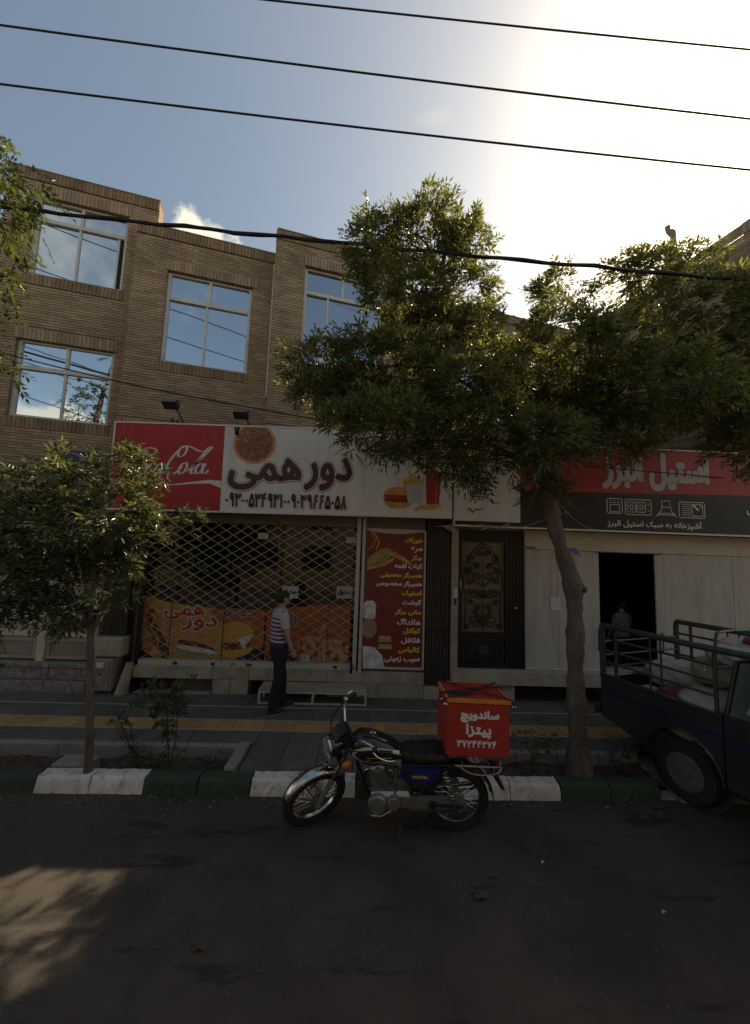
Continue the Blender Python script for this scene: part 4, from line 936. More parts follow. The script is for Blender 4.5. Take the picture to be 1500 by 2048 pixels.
m = MB(); sausage(m, [(310, 345), (420, 355), (540, 395), (620, 440)], .20, 6.4305, 0); sausage(m, [(310, 375), (430, 400), (560, 440)], .10, 6.4302, 3); sausage(m, [(300, 430), (420, 445), (560, 460)], .17, 6.4299, 2); sausage(m, [(300, 405), (420, 425), (570, 452)], .07, 6.4296, 1); m.build('sandwich_picture', [M['bun'], M['white_print'], M['salad'], M['patty']], b1, fix=False)
m = MB(); P = [c7(685+118*math.cos(k*.2618), 320-78*math.sin(k*.2618)) for k in range(24)]; m.poly(P, 6.4304, 0); sausage(m, [(600, 400), (690, 410), (790, 380)], .13, 6.4301, 1); sausage(m, [(610, 445), (700, 455), (800, 420)], .12, 6.4298, 0); m.poly([c7(700, 350), c7(800, 330), c7(740, 430)], 6.4295, 2); m.build('burger_picture', [M['fries'], M['patty'], M['white_print']], b1, fix=False)
b2 = banner('orange food banner with kebab pictures behind the right part of the grille', [c7(880, 520), c7(1440, 528), c7(1440, 125), c7(1250, 125), c7(1080, 140), c7(880, 165)][::-1], M['orange_print'], 6.434)
m = MB(); P = [c7(1300+150*math.cos(k*.2618), 440-110*math.sin(k*.2618)) for k in range(24)]; m.poly([(min(p[0], -.17), max(p[1], .63)) for p in P], 6.4332, 0); sausage(m, [(1230, 330), (1290, 250), (1340, 200)], .05, 6.4329, 1); sausage(m, [(1100, 420), (1180, 400), (1260, 420)], .3, 6.4326, 0); m.build('kebab_picture', [M['rice'], M['sausage']], b2, fix=False)
m = MB(); m.poly([c7(1120, 455), c7(1180, 455), c7(1180, 515), c7(1120, 515)], 6.4322); m.poly([c7(985, 250), c7(1040, 260), c7(1040, 380), c7(985, 390)], 6.4322); m.build('dish_picture', M['chef_white'], b2, fix=False)
m = MB(); m.poly([c7(890, 460), c7(1100, 430), c7(1100, 520), c7(890, 518)], 6.4325); m.build('maroon_field', M['maroon_print'], b2, fix=False)  # plain maroon patch over the lower left of the orange banner
lettering('lettering', 'با', cb(1045, 1080, 195, 280), [(.012, M['white_print']), (.005, M['black_print'])], b2, 6.432)
for i, (x0, x1, z0, z1, lab) in enumerate([(-1.322, -1.051, 1.645, 1.845, 'white paper notice above the standing man inside the grille'), (-.41, -.146, 1.672, 1.872, 'white paper notice beside the grille post inside the shop')]):
    n_ = thing('paper_notice', lab, 'notice', (x0, 6.44, z0), group='notices taped inside the shop window')
    box('sheet', M['paper'], n_, x0, x1, 6.440, 6.443, z0, z1); lettering('lettering', 'صندوق', (x0+.03, x1-.03, z0+.045, z0+.15), [(.006, M['navy_print'])], n_, 6.44)
for i, (x0, z0, lab) in enumerate([(-1.78, 2.62, 'small pale tag hanging high near the middle of the grille'), (-.28, 2.60, 'small pale tag hanging high beside the grille post')]):
    b = MB(); b.box(x0, x0+.17, 6.440, 6.444, z0, z0+.10); o = b.build('price_tag', M['paper'], None, origin=(x0, 6.44, z0)); tag(o, lab, 'tag', 'tags hanging in the shop window')

# ================================================================ floodlights, cables, bunting, bench
def floodlight(x, z, ax, label):
    t = thing('floodlight', label, 'floodlight', (x, 6.05, z-.3), group='floodlights over the red and white sign')
    T = frame((x, 6.0, z)) @ Matrix.Rotation(R(-28), 4, 'X') @ Matrix.Scale(.8, 4)
    m = MB(T); m.prism([(-.10, -.05), (.08, -.06), (.10, .02), (.03, .065), (-.07, .05)], 'x', -.14, .14); m.build('housing', M['dark_steel'], t)
    m = MB(T); m.box(-.125, .125, -.112, -.10, -.045, .045); m.build('lamp_glass', mat('lamp_glass', (.10, .11, .10), .15), t)
    m = MB(T); m.tube([(-.15, 0, -.01), (-.16, .0, .11), (.16, .0, .11), (.15, 0, -.01)], .009, 6); m.build('bracket', M['dark_steel'], t)
    m = MB(); m.tube([(x+.05, 6.03, z-.02), (x+.12, 6.06, z-.14), (x+ax, 6.1, 4.40)], .016, 8); m.build('arm', M['dark_steel'], t, smooth=True)
floodlight(-3.20, 4.74, .21, 'black floodlight above the red half of the sign'); floodlight(-2.06, 4.62, .12, 'black floodlight above the pizza picture on the sign')
m = MB(); m.tube([(-3.19, 6.08, 4.39), (-3.195, 6.08, 4.52)], .022, 6); m.tube([(-3.12, 6.08, 4.39), (-3.11, 6.08, 4.5)], .018, 6); o = m.build('pipe_stub', M['black_iron'], None, origin=(-3.16, 6.08, 4.42)); tag(o, 'short black pipe stub on top of the red sign under the floodlight', 'pipe')
def cable(label, pts, r, sag, n=40, ext=2.2, group='overhead cables'):
    a, b = Vector(pts[0]), Vector(pts[1]); d = b-a; P = []
    for i in range(n+1):
        t = -ext+(1+2*ext)*i/n; p = a+d*t; p.z -= sag*4*t*(1-t)*(1 if 0 <= t <= 1 else .9); P.append(p)
    m = MB(); m.tube(P, r, 6); o = m.build('overhead_cable', M['cable'], None, smooth=True); tag(o, label, 'cable', group); return o
cable('topmost thin cable crossing the upper right sky', ((-4.6, 4.2, 9.63), (4.292, 4.2, 9.33)), .0115, .02)
cable('second thin cable from the top crossing the whole sky', ((-4.532, 4, 8.543), (4.169, 4, 8.014)), .0115, .03)
cable('third thin cable crossing the sky just above the tree', ((-4.429, 4, 7.755), (4.567, 4, 7.286)), .0115, .03)
P = [(-9, 4.25, 6.75)]+[(-4.37+8.9*i/30, 4.25, 6.42-.38*i/30+.012*math.sin(i*1.9)-.03*math.sin(math.pi*i/30)) for i in range(31)]+[(9.5, 4.25, 5.95)]
m = MB(); m.tube(P, .021, 7); m.tube([(p[0], p[1]+.018*math.cos(i*1.1), p[2]+.02*math.sin(i*1.1)) for i, p in enumerate(P)], .011, 6); o = m.build('overhead_cable', M['cable'], None, smooth=True); tag(o, 'thick twisted black cable passing through the tree crown', 'cable', 'overhead cables')
m = MB(); m.tube(cr_spline([(-8.5, 5.2, 5.8), (-5.2, 5.2, 5.08), (-3.085, 5.2, 4.66), (-.816, 5.2, 4.33), (2.5, 5.5, 3.95), (6, 6, 3.9)]), .009, 6); o = m.build('overhead_cable', M['cable'], None, smooth=True); tag(o, 'thin black cable sloping across the lower left window toward the sign', 'cable', 'overhead cables')
for i, (z, y, s_) in enumerate([(9.2, -5.5, .2), (8.5, -5.5, .25)]): cable(['upper', 'lower'][i]+' cable across the street, seen only mirrored in the windows', ((-9, y, z+1.3), (9, y, z-.6)), .02, s_, ext=.4, group='cables mirrored in the windows')
t = thing('bunting', 'string of small faded pennants between the iron door and the tree', 'bunting', (1.2, 5.9, 2.9))
SP = cr_spline([(1.16, 5.95, 2.905), (1.55, 5.92, 2.95), (1.95, 5.9, 2.93), (2.35, 5.8, 2.90), (2.42, 4.45, 3.02)]); m = MB(); m.tube(SP, .004, 5); m.build('string', M['grey_print'], t)
m = MB(); m.tube(cr_spline([(2.3, 4.3, 3.1), (3.2, 5.4, 2.98), (4.1, 5.95, 2.84), (4.6, 6.2, 2.78)]), .0025, 4); m.build('string', M['grey_print'], t)
fc = [(.30, .22, .22), (.16, .36, .10), (.34, .30, .26), (.30, .28, .26), (.20, .13, .30), (.13, .22, .12)]
for i, (x, y, z, a, b, s_) in enumerate([(1.34, 5.93, 2.915, .17, -.13, 0), (1.80, 5.9, 2.94, .12, .06, 1), (2.02, 5.89, 2.93, -.20, -.06, 2), (2.20, 5.86, 2.92, .13, .12, 3), (2.50, 4.5, 2.60, .13, -.07, 4), (2.0, 4.52, 2.60, .14, -.03, 5)]):
    m = MB(); m.add([(x-.09, y, z), (x+.09, y, z+.01), (x+a, y-.03, z-.02+b), (x+a*.4, y+.02, z+b*.5)], [(0, 1, 3), (1, 2, 3), (0, 3, 2)]); o = m.build('pennant', mat('pennant_cloth', fc[s_], .9), t, fix=False)
    sd = o.modifiers.new('thickness', 'SOLIDIFY'); sd.thickness = .002
t = thing('low_bench', 'low metal-framed bench with a stone top standing under the grille', 'bench', (-.67, 6.05, .15))
box('seat', M['stone'], t, -1.48, .145, 5.92, 6.24, .335, .372, bev=.006)
m = MB(); m.box(-1.48, .145, 5.915, 5.94, .31, .334); m.box(-1.48, .145, 6.2, 6.225, .31, .334); m.build('seat_rail', M['galv'], t)
for x in (-1.48, -.68, .117):
    for y in (5.914, 6.2): box('leg', M['galv'], t, x, x+.028, y, y+.027, .15, .31)
box('foot_rail', M['galv'], t, -1.45, .116, 5.918, 5.936, .155, .175)
# scraps on the road
for i, (x, y, lab) in enumerate([(1.55, 3.28, 'white scrap of paper on the road right of the motorcycle'), (2.22, 2.86, 'tiny pale scrap on the dark road at lower right')]):
    m = MB(); m.add([(x, y, .006), (x+.035, y+.006, .012), (x+.032, y+.022, .007), (x+.012, y+.02, .015)], [(0, 1, 2), (0, 2, 3)]); o = m.build('paper_scrap', M['grey_print'], None, fix=False, origin=(x, y, .005)); tag(o, lab, 'litter', 'litter on the road')
for i, (x, y, r_, lab) in enumerate([(-.92, 2.62, .05, 'dark dried leaf on the road at lower left centre'), (.95, 2.98, .06, 'dark dried leaf on the road below the motorcycle')]):
    m = MB(); P = [(x+r_*math.cos(k*.628)*(1+.4*math.sin(k*2.1)), y+.6*r_*math.sin(k*.628), .006+.012*(k % 3)) for k in range(10)]; m.add([(x, y, .02)]+P, [(0, 1+k, 1+(k+1) % 10) for k in range(10)]); o = m.build('dried_leaf', M['twig'], None, fix=False, origin=(x, y, .005)); tag(o, lab, 'litter', 'litter on the road')

# leaf litter and grit along the gutter and on the road
rs = np.random.RandomState(5); n = 1500
px = np.concatenate([rs.uniform(-6, 3.4, 900), rs.uniform(-3.5, 3.2, 600)]); py = np.concatenate([4.05-np.abs(rs.normal(0, .10, 900)), rs.uniform(1.6, 4.0, 600)]); sz = np.concatenate([rs.uniform(.004, .016, 900), rs.uniform(.003, .009, 600)]); m = MB()
for x, y, s_ in zip(px, py, sz):
    a = rs.uniform(0, 6.28); c, q = math.cos(a)*s_, math.sin(a)*s_; h = rs.uniform(.3, 1)*s_
    m.add([(x+c, y+q, .002), (x-q*.6, y+c*.6, .002), (x-c, y-q, .002), (x+q*.6, y-c*.6, .002), (x+rs.uniform(-.3, .3)*s_, y, .002+h)], [(0, 1, 4), (1, 2, 4), (2, 3, 4), (3, 0, 4)])
o = m.build('grit', mat('grit', (.12, .095, .075), .95, var=.3, island=.6), None, fix=False); tag(o, 'fine grit and leaf crumbs scattered over the road and gutter', 'grit', kind='stuff')
rs = np.random.RandomState(6); m = MB()
for k in range(420):
    bed = k % 3
    if bed == 0: x, y, z = rs.uniform(-6, -1.4), rs.uniform(4.23, 4.65), .06
    elif bed == 1: x, y, z = rs.uniform(1.45, 3.3), rs.uniform(4.23, 4.65), .08
    else: x, y, z = rs.uniform(-6, 3.3), 4.03-abs(rs.normal(0, .12)), .006
    a = rs.uniform(0, 6.28); l = rs.uniform(.03, .06); c, q = math.cos(a)*l, math.sin(a)*l; t_ = rs.uniform(.0, .012)
    m.add([(x, y, z), (x+c*.5-q*.16, y+q*.5+c*.16, z+t_), (x+c, y+q, z+.004), (x+c*.5+q*.16, y+q*.5-c*.16, z+t_+.004)], [(0, 1, 2), (0, 2, 3)])
o = m.build('fallen_leaves', mat('dry_leaf', (.16, .11, .05), .8, island=.5), None, fix=False); tag(o, 'dry fallen leaves lying in the beds and along the gutter', 'leaves', kind='stuff')
# ================================================================ trees and shrubs
def norm(a): return a/np.maximum(np.linalg.norm(a, axis=1, keepdims=True), 1e-9)
def leaf_mesh(name, tips, dirs, per, pairs, L, l, w, m, parent, seed, droop=.35, spread=.9, up=.35, jitter=.06, fold=.25):
    """compound leaves round every twig tip, all leaflets in one mesh"""
    rs = np.random.RandomState(seed)
    T = np.repeat(np.array(tips), per, 0); D = np.repeat(np.array(dirs), per, 0); n = len(T)
    T = T+rs.normal(0, jitter, (n, 3)); r = norm(D*spread+rs.normal(0, .75, (n, 3))+np.array([0, 0, up]))
    side = norm(np.cross(r, norm(rs.normal(0, .5, (n, 3))+np.array([0, 0, 1.])))); nr = np.cross(side, r)
    Ls = L*rs.uniform(.7, 1.25, n)[:, None]; sc = rs.uniform(.75, 1.25, n)[:, None]
    B = []; Dv = []; Nn = []; Sz = []
    for k in range(pairs*2+1):
        if k == pairs*2: t = 1.; d = r
        else:
            t = .35+.62*(k//2)/max(1, pairs); sg = 1 if k % 2 else -1; d = r*.62+side*sg*.85
        p = T+r*Ls*t; p[:, 2] -= (droop*Ls[:, 0]*t*t)
        d = norm(d+rs.normal(0, .18, (n, 3))+np.array([0, 0, -.35*droop*(1+t)]))
        B.append(p); Dv.append(d); Nn.append(norm(nr+rs.normal(0, .3, (n, 3)))); Sz.append(sc*rs.uniform(.8, 1.15, n)[:, None])
    B = np.concatenate(B); Dv = np.concatenate(Dv); Nn = np.concatenate(Nn); Sz = np.concatenate(Sz); s = norm(np.cross(Dv, Nn)); Nn = np.cross(s, Dv); q = len(B)
    V = np.empty((q, 4, 3)); V[:, 0] = B; V[:, 1] = B+Dv*l*.42*Sz+s*w*.5*Sz+Nn*w*fold*Sz; V[:, 2] = B+Dv*l*Sz; V[:, 3] = B+Dv*l*.42*Sz-s*w*.5*Sz+Nn*w*fold*Sz
    o4 = np.arange(q)*4; F = np.empty((q, 2, 3), int); F[:, 0] = np.stack([o4, o4+1, o4+2], 1); F[:, 1] = np.stack([o4, o4+2, o4+3], 1)
    me = bpy.data.meshes.new(name); V = V.reshape(-1, 3)-np.array(parent.location); F = F.reshape(-1, 3)
    me.vertices.add(len(V)); me.vertices.foreach_set('co', V.ravel()); me.loops.add(len(F)*3); me.loops.foreach_set('vertex_index', F.ravel())
    me.polygons.add(len(F)); me.polygons.foreach_set('loop_start', np.arange(len(F))*3); me.polygons.foreach_set('loop_total', np.full(len(F), 3)); me.update(); me.validate()
    me.materials.append(m); o = bpy.data.objects.new(name, me); COL.objects.link(o); o.parent = parent; o['kind'] = 'stuff'; return o
def lobe_tips(lobes, dens, seed, ry=.9, inner=.45):
    rs = random.Random(seed); tips = []; dirs = []; own = []
    for k, (x, y, z, rx, rz) in enumerate(lobes):
        ryy = ry*(rx+rz)/2; n = max(5, int(dens*(rx*rz+rx*ryy+ryy*rz)))
        for i in range(n):
            v = Vector((rs.gauss(0, 1), rs.gauss(0, 1), rs.gauss(0, 1))).normalized(); q = inner+(1-inner)*rs.random()**.6
            q *= 1+.12*math.sin(v.x*5+k)+.1*math.sin(v.z*7+k*2)
            tips.append((x+v.x*rx*q, y+v.y*ryy*q, z+v.z*rz*q)); dirs.append(tuple(v)); own.append(k)
    return tips, dirs, own
def branches(name, forks, lobes, tips, own, m, parent, seed, r0=.035, every=5, rt=.004):
    """limbs from the forks to every lobe, twigs from the lobe centre to some of its tips"""
    rs = random.Random(seed); mb = MB()
    for k, lb in enumerate(lobes):
        c = Vector(lb[:3]); f = min(forks, key=lambda p: (Vector(p)-c).length+(.8 if p[2] > c.z else 0)); f = Vector(f)
        mid = (f+c)/2+Vector((rs.uniform(-.12, .12), rs.uniform(-.12, .12), .12)); rr = r0*rs.uniform(.6, 1)
        if (c-f).length > .1: mb.tube(cr_spline([f, mid, c], 5), [rr*(1-.75*i/10) for i in range(11)], 6)
        for j, t in enumerate([t for t, o in zip(tips, own) if o == k]):
            if j % every: continue
            t = Vector(t); mid = (c*.55+t*.45)+Vector((rs.uniform(-.06, .06), rs.uniform(-.06, .06), rs.uniform(-.02, .07))); mb.tube([c, mid, t], [rr*.28, rr*.18, rt*.6], 5)
    return mb.build(name, m, parent, smooth='all', fix=False)
BIG = [(0.56,4.50,6.79,0.81,0.48), (-0.09,4.30,6.39,0.34,0.37), (1.22,4.60,6.86,0.34,0.34), (0.34,4.30,5.68,0.69,0.32), (1.23,4.60,5.89,0.40,0.37), (-0.54,4.00,4.43,0.45,0.40), (0.31,4.30,4.66,0.86,0.52), (0.13,3.80,3.80,0.63,0.38), (1.37,4.40,5.28,0.41,0.35), (1.16,4.00,4.20,0.64,0.59), (2.56,4.70,6.04,0.38,0.31), (2.51,4.30,4.90,0.86,0.69), (3.80,4.90,6.48,0.62,0.42), (4.40,4.60,5.71,0.80,0.67), (3.37,4.00,4.37,1.01,0.59), (1.87,3.90,3.69,0.62,0.39), (4.46,4.20,4.44,0.50,0.67), (1.14,4.20,3.48,0.39,0.31), (2.09,4.30,3.24,0.29,0.23), (2.96,4.10,3.85,0.60,0.27), (4.42,4.20,3.83,0.28,0.34), (0.75,4.00,3.61,0.37,0.21), (4.83,5.00,6.86,0.40,0.27), (-0.23,4.60,4.38,0.55,0.43), (2.08,4.90,4.90,0.65,0.65), (4.89,5.00,5.24,0.73,0.67), (0.83,4.90,5.34,0.72,0.52), (5.6,4.6,4.9,.7,.8), (5.5,4.5,6.0,.6,.5), (1.2,5.45,4.8,.5,.4), (2.2,5.5,5.4,.55,.45), (3.1,5.4,5.1,.6,.5)]  # last three lobes added behind the crown to dapple the sunlight
BIG = [(x, y, z+.05-(.22 if z > 6.3 and x < 1.5 else 0), rx*.82, rz*.76) for x, y, z, rx, rz in BIG]
t = thing('street_tree', 'large leafy street tree with a leaning bare trunk in front of the white shop', 'tree', (2.48, 4.33, .05))
TK = [(2.49, 4.33, .03), (2.48, 4.33, .25), (2.47, 4.33, .8), (2.46, 4.33, 1.2), (2.47, 4.33, 1.75), (2.45, 4.33, 2.15), (2.38, 4.33, 2.4), (2.27, 4.33, 2.75), (2.22, 4.33, 3.05), (2.16, 4.33, 3.45)]
P = cr_spline(TK, 5); n = len(P); rr = []
for i, p in enumerate(P):
    z = p.z; r_ = .092+.06*math.exp(-(z-.05)/.22)-.012*(z/3); r_ += .010*math.sin(z*9)+.006*math.sin(z*23+1)+(.022*math.exp(-((z-2.12)/.09)**2)); rr.append(max(.05, r_*(1 if z < 2.9 else .85)))
P2 = []; R2 = []
for i in range(len(P)-1):
    for k in range(4): P2.append(P[i].lerp(P[i+1], k/4)); R2.append(rr[i]+(rr[i+1]-rr[i])*k/4)
m = MB(); m.tube(P2, R2, 28)
for vi, v in enumerate(m.v):
    k = vi % 28; i = vi//28; c_ = P2[min(i, len(P2)-1)]; d = .07*math.sin(k*1.35+i*.13)*math.sin(i*.31+k*.5)+.05*math.sin(k*2.9-i*.45)+.035*math.sin(k*5.1+i*.9); m.v[vi] = (c_.x+(v[0]-c_.x)*(1+d), c_.y+(v[1]-c_.y)*(1+d), v[2])
m.tube([(2.55, 4.30, 2.13), (2.585, 4.28, 2.14)], [.05, .025], 8); m.build('trunk', M['bark'], t, smooth='all')
forks = [(2.16, 4.33, 3.45), (1.5, 4.3, 4.3), (2.7, 4.4, 4.2), (1.0, 4.45, 5.2), (.85, 4.5, 6.1), (3.6, 4.5, 5.0)]
m = MB()
for a, b, ra, rb in (((2.2, 4.33, 3.2), (1.5, 4.3, 4.3), .075, .05), ((1.5, 4.3, 4.3), (1.0, 4.45, 5.2), .05, .04), ((1.0, 4.45, 5.2), (.85, 4.5, 6.15), .04, .025), ((2.17, 4.33, 3.4), (2.7, 4.4, 4.2), .07, .05), ((2.7, 4.4, 4.2), (3.6, 4.5, 5.0), .05, .03), ((.85, 4.5, 6.1), (1.15, 4.55, 6.5), .018, .01), ((.87, 4.5, 6.1), (.45, 4.5, 6.5), .018, .01), ((.86, 4.5, 6.05), (1.35, 4.55, 6.35), .014, .008)):
    A_, B_ = Vector(a), Vector(b); m.tube(cr_spline([A_, (A_+B_)/2+Vector((.05, 0, .04)), B_], 4), [ra+(rb-ra)*i/8 for i in range(9)], 8)
m.build('limbs', M['bark'], t, smooth='all')
tips, dirs, own = lobe_tips(BIG, 130, 21)
branches('twigs', forks, BIG, tips, own, M['twig'], t, 5, r0=.03, every=8)
tb, db, ob = lobe_tips([(1.7, 5.4, 4.35, .75, .5), (2.4, 5.5, 4.9, .6, .5), (1.0, 5.4, 4.7, .5, .35), (2.9, 5.45, 4.4, .5, .4)], 20, 22); tips += tb; dirs += db  # sparse leaves added behind the crown to break up sun on the road
leaf_mesh('crown', tips, dirs, 9, 3, .13, .082, .022, M['leaf'], t, 31, jitter=.05)

SMALL = [(-3.62,4.10,3.06,0.41,0.25), (-3.14,4.25,3.22,0.45,0.28), (-2.52,4.30,3.38,0.29,0.22), (-2.32,4.20,3.0,0.16,0.2), (-2.75,4.15,2.72,0.61,0.33), (-3.37,4.10,2.54,0.55,0.46), (-3.42,4.00,1.97,0.32,0.32), (-3.17,4.15,1.75,0.44,0.15), (-2.83,4.30,2.29,0.34,0.29), (-3.30,4.40,2.15,0.47,0.35), (-3.86,4.20,2.36,0.34,0.45), (-2.51,4.00,1.97,0.13,0.09), (-2.48, 4.1, 2.2, .16, .12), (-3.62, 4.0, 1.78, .22, .18), (-2.98, 4.1, 1.72, .2, .12)]
SMALL = [(x-.05, y, z, rx*.84, rz*.85) for x, y, z, rx, rz in SMALL]
t = thing('young_tree', 'slender young tree with sunlit leaf tips in front of the red sign', 'tree', (-2.70, 4.16, .03))
m = MB(); P = cr_spline([(-2.70, 4.16, .02), (-2.73, 4.16, .5), (-2.79, 4.16, 1.1), (-2.84, 4.16, 1.6), (-2.86, 4.16, 1.95), (-2.88, 4.16, 2.4)], 5); m.tube(P, [.042-.02*i/len(P)+.003*math.sin(i*1.7) for i in range(len(P))], 9)
for q in ([(-2.83, 4.16, 1.52), (-2.93, 4.14, 1.75), (-3.05, 4.12, 1.95), (-3.2, 4.1, 2.3)], [(-2.82, 4.16, 1.5), (-2.76, 4.17, 1.8), (-2.74, 4.2, 2.1), (-2.6, 4.2, 2.6)], [(-2.85, 4.16, 1.8), (-2.98, 4.2, 2.05), (-3.2, 4.25, 2.8)]):
    m.tube(cr_spline(q, 4), [.02-.012*i/12 for i in range(13)], 7)
m.build('trunk', M['bark'], t, smooth='all')
tips, dirs, own = lobe_tips(SMALL, 112, 8)
branches('twigs', [(-2.88, 4.16, 2.3), (-3.1, 4.1, 2.1), (-2.72, 4.2, 2.2), (-3.15, 4.25, 2.7), (-2.65, 4.2, 2.6)], SMALL, tips, own, M['twig'], t, 6, r0=.014, every=4, rt=.003)
leaf_mesh('crown', tips, dirs, 7, 3, .12, .085, .025, M['leaf2'], t, 33, jitter=.05)
SP_ = [(-2.22, 4.35, 2.50, .30, .34), (-2.1, 4.35, 2.75, .22, .2), (-2.3, 4.4, 2.1, .2, .2)]
tips, dirs, own = lobe_tips(SP_, 26, 9); leaf_mesh('thin_spray', tips, dirs, 4, 3, .13, .075, .02, M['leaf2'], t, 34); branches('spray_twigs', [(-2.65, 4.2, 2.5)], SP_, tips, own, M['twig'], t, 7, r0=.01, every=4, rt=.003)

EDGE = [(-4.13,4.00,6.57,0.32,0.24), (-4.50,4.20,6.33,0.45,0.45), (-4.27,4.10,5.39,0.27,0.33), (-3.90,3.90,5.03,0.21,0.21), (-4.11,4.00,4.51,0.27,0.32), (-3.82,3.90,4.25,0.16,0.16), (-5.0, 4.1, 5.6, .7, .9), (-5.2, 4.0, 4.6, .7, .6), (-4.7, 4.1, 7.0, .4, .3), (-3.95, 3.95, 5.5, .16, .2)]
EDGE = [(x-(.20 if z < 6 else .02), y, z, rx*(.8 if z < 6 else 1), rz*(.8 if z < 6 else 1)) for x, y, z, rx, rz in EDGE]
t = thing('street_tree', 'tree with feathery compound leaves reaching in at the left edge', 'tree', (-5.6, 4.35, .02))
m = MB(); P = cr_spline([(-5.6, 4.35, 0), (-5.58, 4.35, 1.5), (-5.5, 4.3, 3.0), (-5.3, 4.25, 4.5), (-5.1, 4.2, 6.2)], 5); m.tube(P, [.14-.10*i/len(P) for i in range(len(P))], 10); m.build('trunk', M['bark'], t, smooth='all')
tips, dirs, own = lobe_tips(EDGE, 46, 12, inner=.3)
branches('twigs', [(-5.4, 4.3, 3.8), (-5.2, 4.22, 5.2), (-5.1, 4.2, 6.2)], EDGE, tips, own, M['twig'], t, 8, r0=.02, every=4)
leaf_mesh('crown', tips, dirs, 3, 7, .28, .080, .028, M['leaf3'], t, 35, droop=.5, up=.1, jitter=.05)

def shrub(name, label, base, lobes, seed, dens, per, l, w, stems, m_=None):
    t = thing(name, label, 'shrub', base); tips, dirs, own = lobe_tips(lobes, dens, seed, inner=.2)
    mb = MB()
    for q in stems: mb.tube(cr_spline([Vector(base)]+[Vector(p) for p in q], 4), [.010-.006*i/(4*len(q)+1) for i in range(4*len(q)+1)], 6)
    mb.build('stems', M['twig'], t, smooth='all')
    branches('twigs', [q[-1] for q in stems], lobes, tips, own, M['twig'], t, seed, r0=.007, every=3, rt=.002)
    leaf_mesh('leaves', tips, dirs, per, 2, .07, l, w, m_ or M['leaf4'], t, seed+50, jitter=.03)
shrub('rose_bush', 'leggy rose bush in the left planting bed', (-2.02, 4.42, .02), [(-2.28, 4.45, .80, .17, .13), (-2.0, 4.45, .82, .16, .15), (-2.12, 4.4, .62, .16, .12), (-2.02, 4.42, .50, .09, .09)], 3, 260, 4, .042, .026, [[(-2.06, 4.43, .35), (-2.1, 4.44, .65)], [(-1.98, 4.42, .3), (-1.98, 4.44, .7)]])
shrub('trailing_vine', 'thin leafy shoot leaning away from the young trunk', (-2.36, 4.42, .03), [(-2.60+.055*i, 4.40, .56-.09*i, .035, .045) for i in range(6)], 5, 900, 3, .026, .017, [[(-2.45, 4.42, .25), (-2.6, 4.4, .58)]])
shrub('weed_clump', 'dry weed clump at the right end of the left planting bed', (-1.55, 4.5, .03), [(-1.55, 4.5, .10, .12, .07), (-1.68, 4.42, .08, .12, .05)], 6, 260, 3, .05, .012, [[(-1.55, 4.5, .1)]])
shrub('ground_shrub', 'low dark plant by the kerb at the foot of the rose bush', (-2.15, 4.33, .03), [(-2.2, 4.33, .12, .2, .09), (-2.0, 4.38, .15, .14, .1)], 7, 240, 3, .05, .02, [[(-2.15, 4.33, .12)]])
shrub('small_shrub', 'small sparse plant between the delivery box and the leaning trunk', (2.02, 4.45, .05), [(2.0, 4.45, .32, .17, .12), (2.2, 4.45, .38, .08, .08), (1.9, 4.45, .42, .07, .07)], 13, 190, 3, .04, .02, [[(2.0, 4.45, .18), (2.02, 4.45, .3)]])
shrub('small_shrub', 'small dark plant between the leaning trunk and the pickup', (3.02, 4.42, .05), [(3.02, 4.42, .28, .17, .14), (3.2, 4.4, .38, .1, .08)], 14, 190, 3, .045, .02, [[(3.0, 4.42, .18), (3.05, 4.42, .3)]])
shrub('edge_shrub', 'leafy shrub cut off by the left edge in the planting bed', (-4.35, 4.45, .03), [(-4.3, 4.5, .85, .3, .25), (-4.3, 4.45, .55, .22, .2)], 15, 110, 4, .05, .026, [[(-4.35, 4.45, .4), (-4.3, 4.48, .8)]])
# ================================================================ motorcycle
M['blue_paint'] = mat('blue_paint', (.012, .02, .11), .3, var=.1, coat=.6, dirt=.3, dcol=(.06, .05, .05), dscale=9)
M['tank_black'] = mat('tank_black', (.012, .011, .013), .25, coat=.7, var=.1, dirt=.2, dcol=(.06, .05, .045))
M['tank_white'] = mat('tank_cream', (.55, .52, .46), .35, coat=.4, var=.05)
M['tank_blue'] = mat('tank_navy', (.02, .022, .07), .3, coat=.5)
M['tank_grey'] = mat('tank_bluegrey', (.16, .20, .23), .35, coat=.4)
M['vinyl'] = mat('seat_vinyl', (.014, .013, .013), .6, var=.2, bump=.2, dirt=.3, dcol=(.05, .045, .04))
M['frame_paint'] = mat('frame_black', (.015, .014, .014), .45, var=.2, dirt=.4, dcol=(.06, .045, .035), dscale=10)
M['amber'] = mat('amber_lens', (.42, .11, .015), .25)
M['lens'] = mat('headlight_lens', (.30, .31, .31), .12, .4)
MC = thing('motorcycle', 'black and blue delivery motorcycle leaning on its side stand at the kerb', 'motorcycle', (.93, 3.66, 0))
TB = Matrix.Translation((.93, 3.66, 0)) @ Matrix.Rotation(R(177.5), 4, 'Z') @ Matrix.Rotation(R(-8), 4, 'X') @ Matrix.Scale(.965, 4)
WB = 1.33; WR = .305
